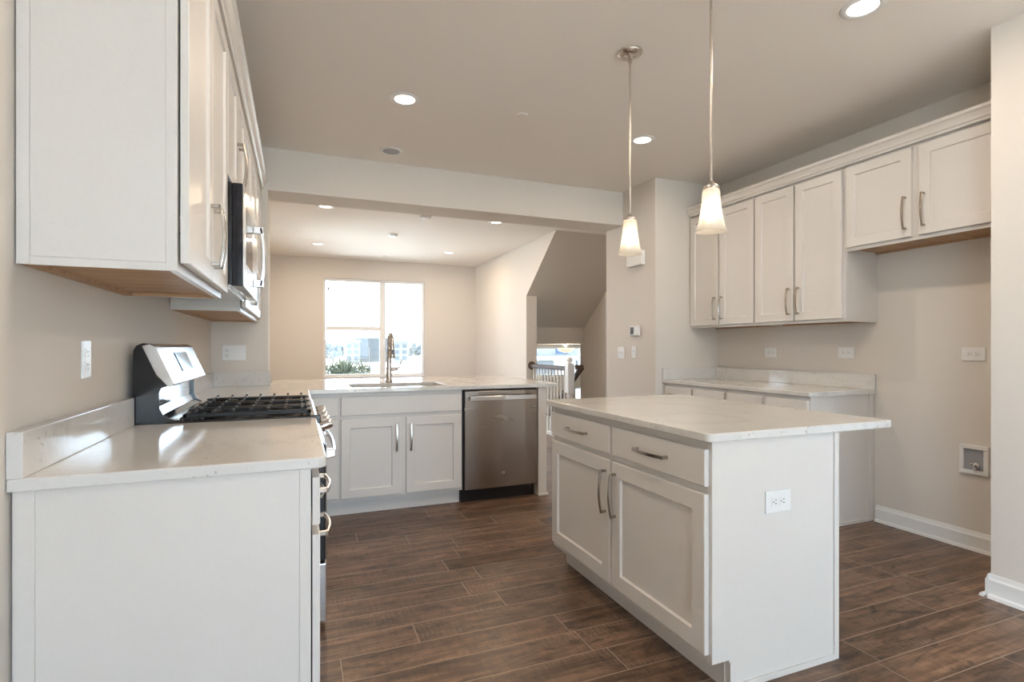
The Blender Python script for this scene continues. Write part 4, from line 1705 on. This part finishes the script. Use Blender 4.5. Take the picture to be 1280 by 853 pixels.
def blob_tree(name, lab, cat, x, y, h, w, mat, n, group=None):
    r = thing(name, lab, cat, (x, y, GZ), group)
    m = MB()
    for i in range(n):
        a = random.uniform(0, 2 * PI)
        q = random.uniform(0, 0.5) * w
        zz = GZ + h * random.uniform(0.35, 0.85)
        m.sphere((x + q * math.cos(a), y + q * math.sin(a), zz), w * random.uniform(0.18, 0.32), 2, (1, 1, 1.1), 0, 0.18)
    m.build('crown', mat, r)
    m = MB()
    m.cyl((x, y, GZ), (x, y, GZ + h * 0.6), w * 0.03, 6, w * 0.015)
    m.build('trunk', BARK, r)
    return r


k = 0
for u, hh in ((403, 5.6), (412, 5.0), (421, 5.6), (430, 4.8), (513, 6.0), (522, 5.2), (531, 6.4)):
    p = at_px(u, 440, 160 + k * 11)
    blob_tree('tree', 'grey bare tree in the hazy tree line beyond the snowy lot', 'tree', p.x, p.y, hh, 4.6, TREE, 14, 'distant hazy trees')
    k += 1


def shrub(lab, x, y, h, w):
    r = thing('evergreen_shrub', lab, 'shrub', (x, y, GZ))
    m = MB()
    lumps = [(x + random.uniform(-0.5, 0.5) * w, y + random.uniform(-0.3, 0.3) * w, GZ + h * random.uniform(0.55, 0.80)) for _ in range(9)]
    for (cx, cy, cz) in lumps:
        for _ in range(80):
            a = random.uniform(0, 2 * PI)
            el_ = random.uniform(-0.5, 1.3)
            d = Vector((math.cos(a) * math.cos(el_), math.sin(a) * math.cos(el_), math.sin(el_)))
            b0 = Vector((cx, cy, cz)) + d * random.uniform(0.05, 0.35)
            b1 = b0 + d * random.uniform(0.15, 0.45) + Vector((0, 0, random.uniform(0, 0.12)))
            m.tube([b0, b1], [0.028, 0.006], 4)
    m.build('foliage', SHRUB, r)
    m = MB()
    m.cyl((x, y, GZ), (x, y, GZ + h * 0.7), 0.06, 6, 0.02)
    m.build('stem', BARK, r)


p = at_px(418, 460, 22)
shrub('green evergreen shrub outside the lower left pane, left one', p.x, p.y, 4.0, 1.3)
p = at_px(440, 460, 27)
shrub('green evergreen shrub outside the lower left pane, right one', p.x, p.y, 4.3, 1.5)
for (u, v, D, lab) in ((462, 432, 60, 'thin street lamp pole seen near the window mullion'), (416, 436, 70, 'thin street lamp pole seen above the green shrubs')):
    p = at_px(u, v, D)
    m = MB()
    m.cyl((p.x, p.y, GZ), (p.x, p.y, p.z), 0.09, 8, 0.06)
    m.box(p.x - 0.25, p.x + 0.25, p.y - 0.1, p.y + 0.1, p.z, p.z + 0.15, 0.02)
    tag(m.build('street_lamp', BARK), lab, 'street lamp')
# neighbouring house seen through the stair window
hs = thing('neighbour_house', 'pale house with blue panel seen through the stair window', 'house', (13, 25, GZ))
m = MB()
m.box(9.5, 17.5, 24, 30, GZ, 1.55)
m.build('wall_block', HOUSE, hs)
m = MB()
m.prism([(23.5, 1.45), (30.5, 1.45), (27, 3.6)], 'x', 9.2, 17.8)
m.build('snowy_roof', plain('roof_snow', (0.32, 0.34, 0.36), 0.9), hs)
m = MB()
m.box(12.05, 12.7, 23.93, 23.99, 0.9, 1.5)
m.build('blue_panel', BLUE, hs)
m = MB()
m.box(14.5, 15.0, 23.93, 23.99, -0.2, 1.2)
m.build('blue_panel', BLUE, hs)
for x in (11.0, 13.2):
    m = MB()
    m.box(x, x + 0.9, 23.93, 23.99, -0.6, 0.5)
    m.build('window', BWIN, hs)
m = MB()
m.box(9.6, 17.4, 23.3, 23.995, 0.62, 0.78)
m.build('porch_roof', plain('porch_snow', (0.34, 0.36, 0.38), 0.9), hs)
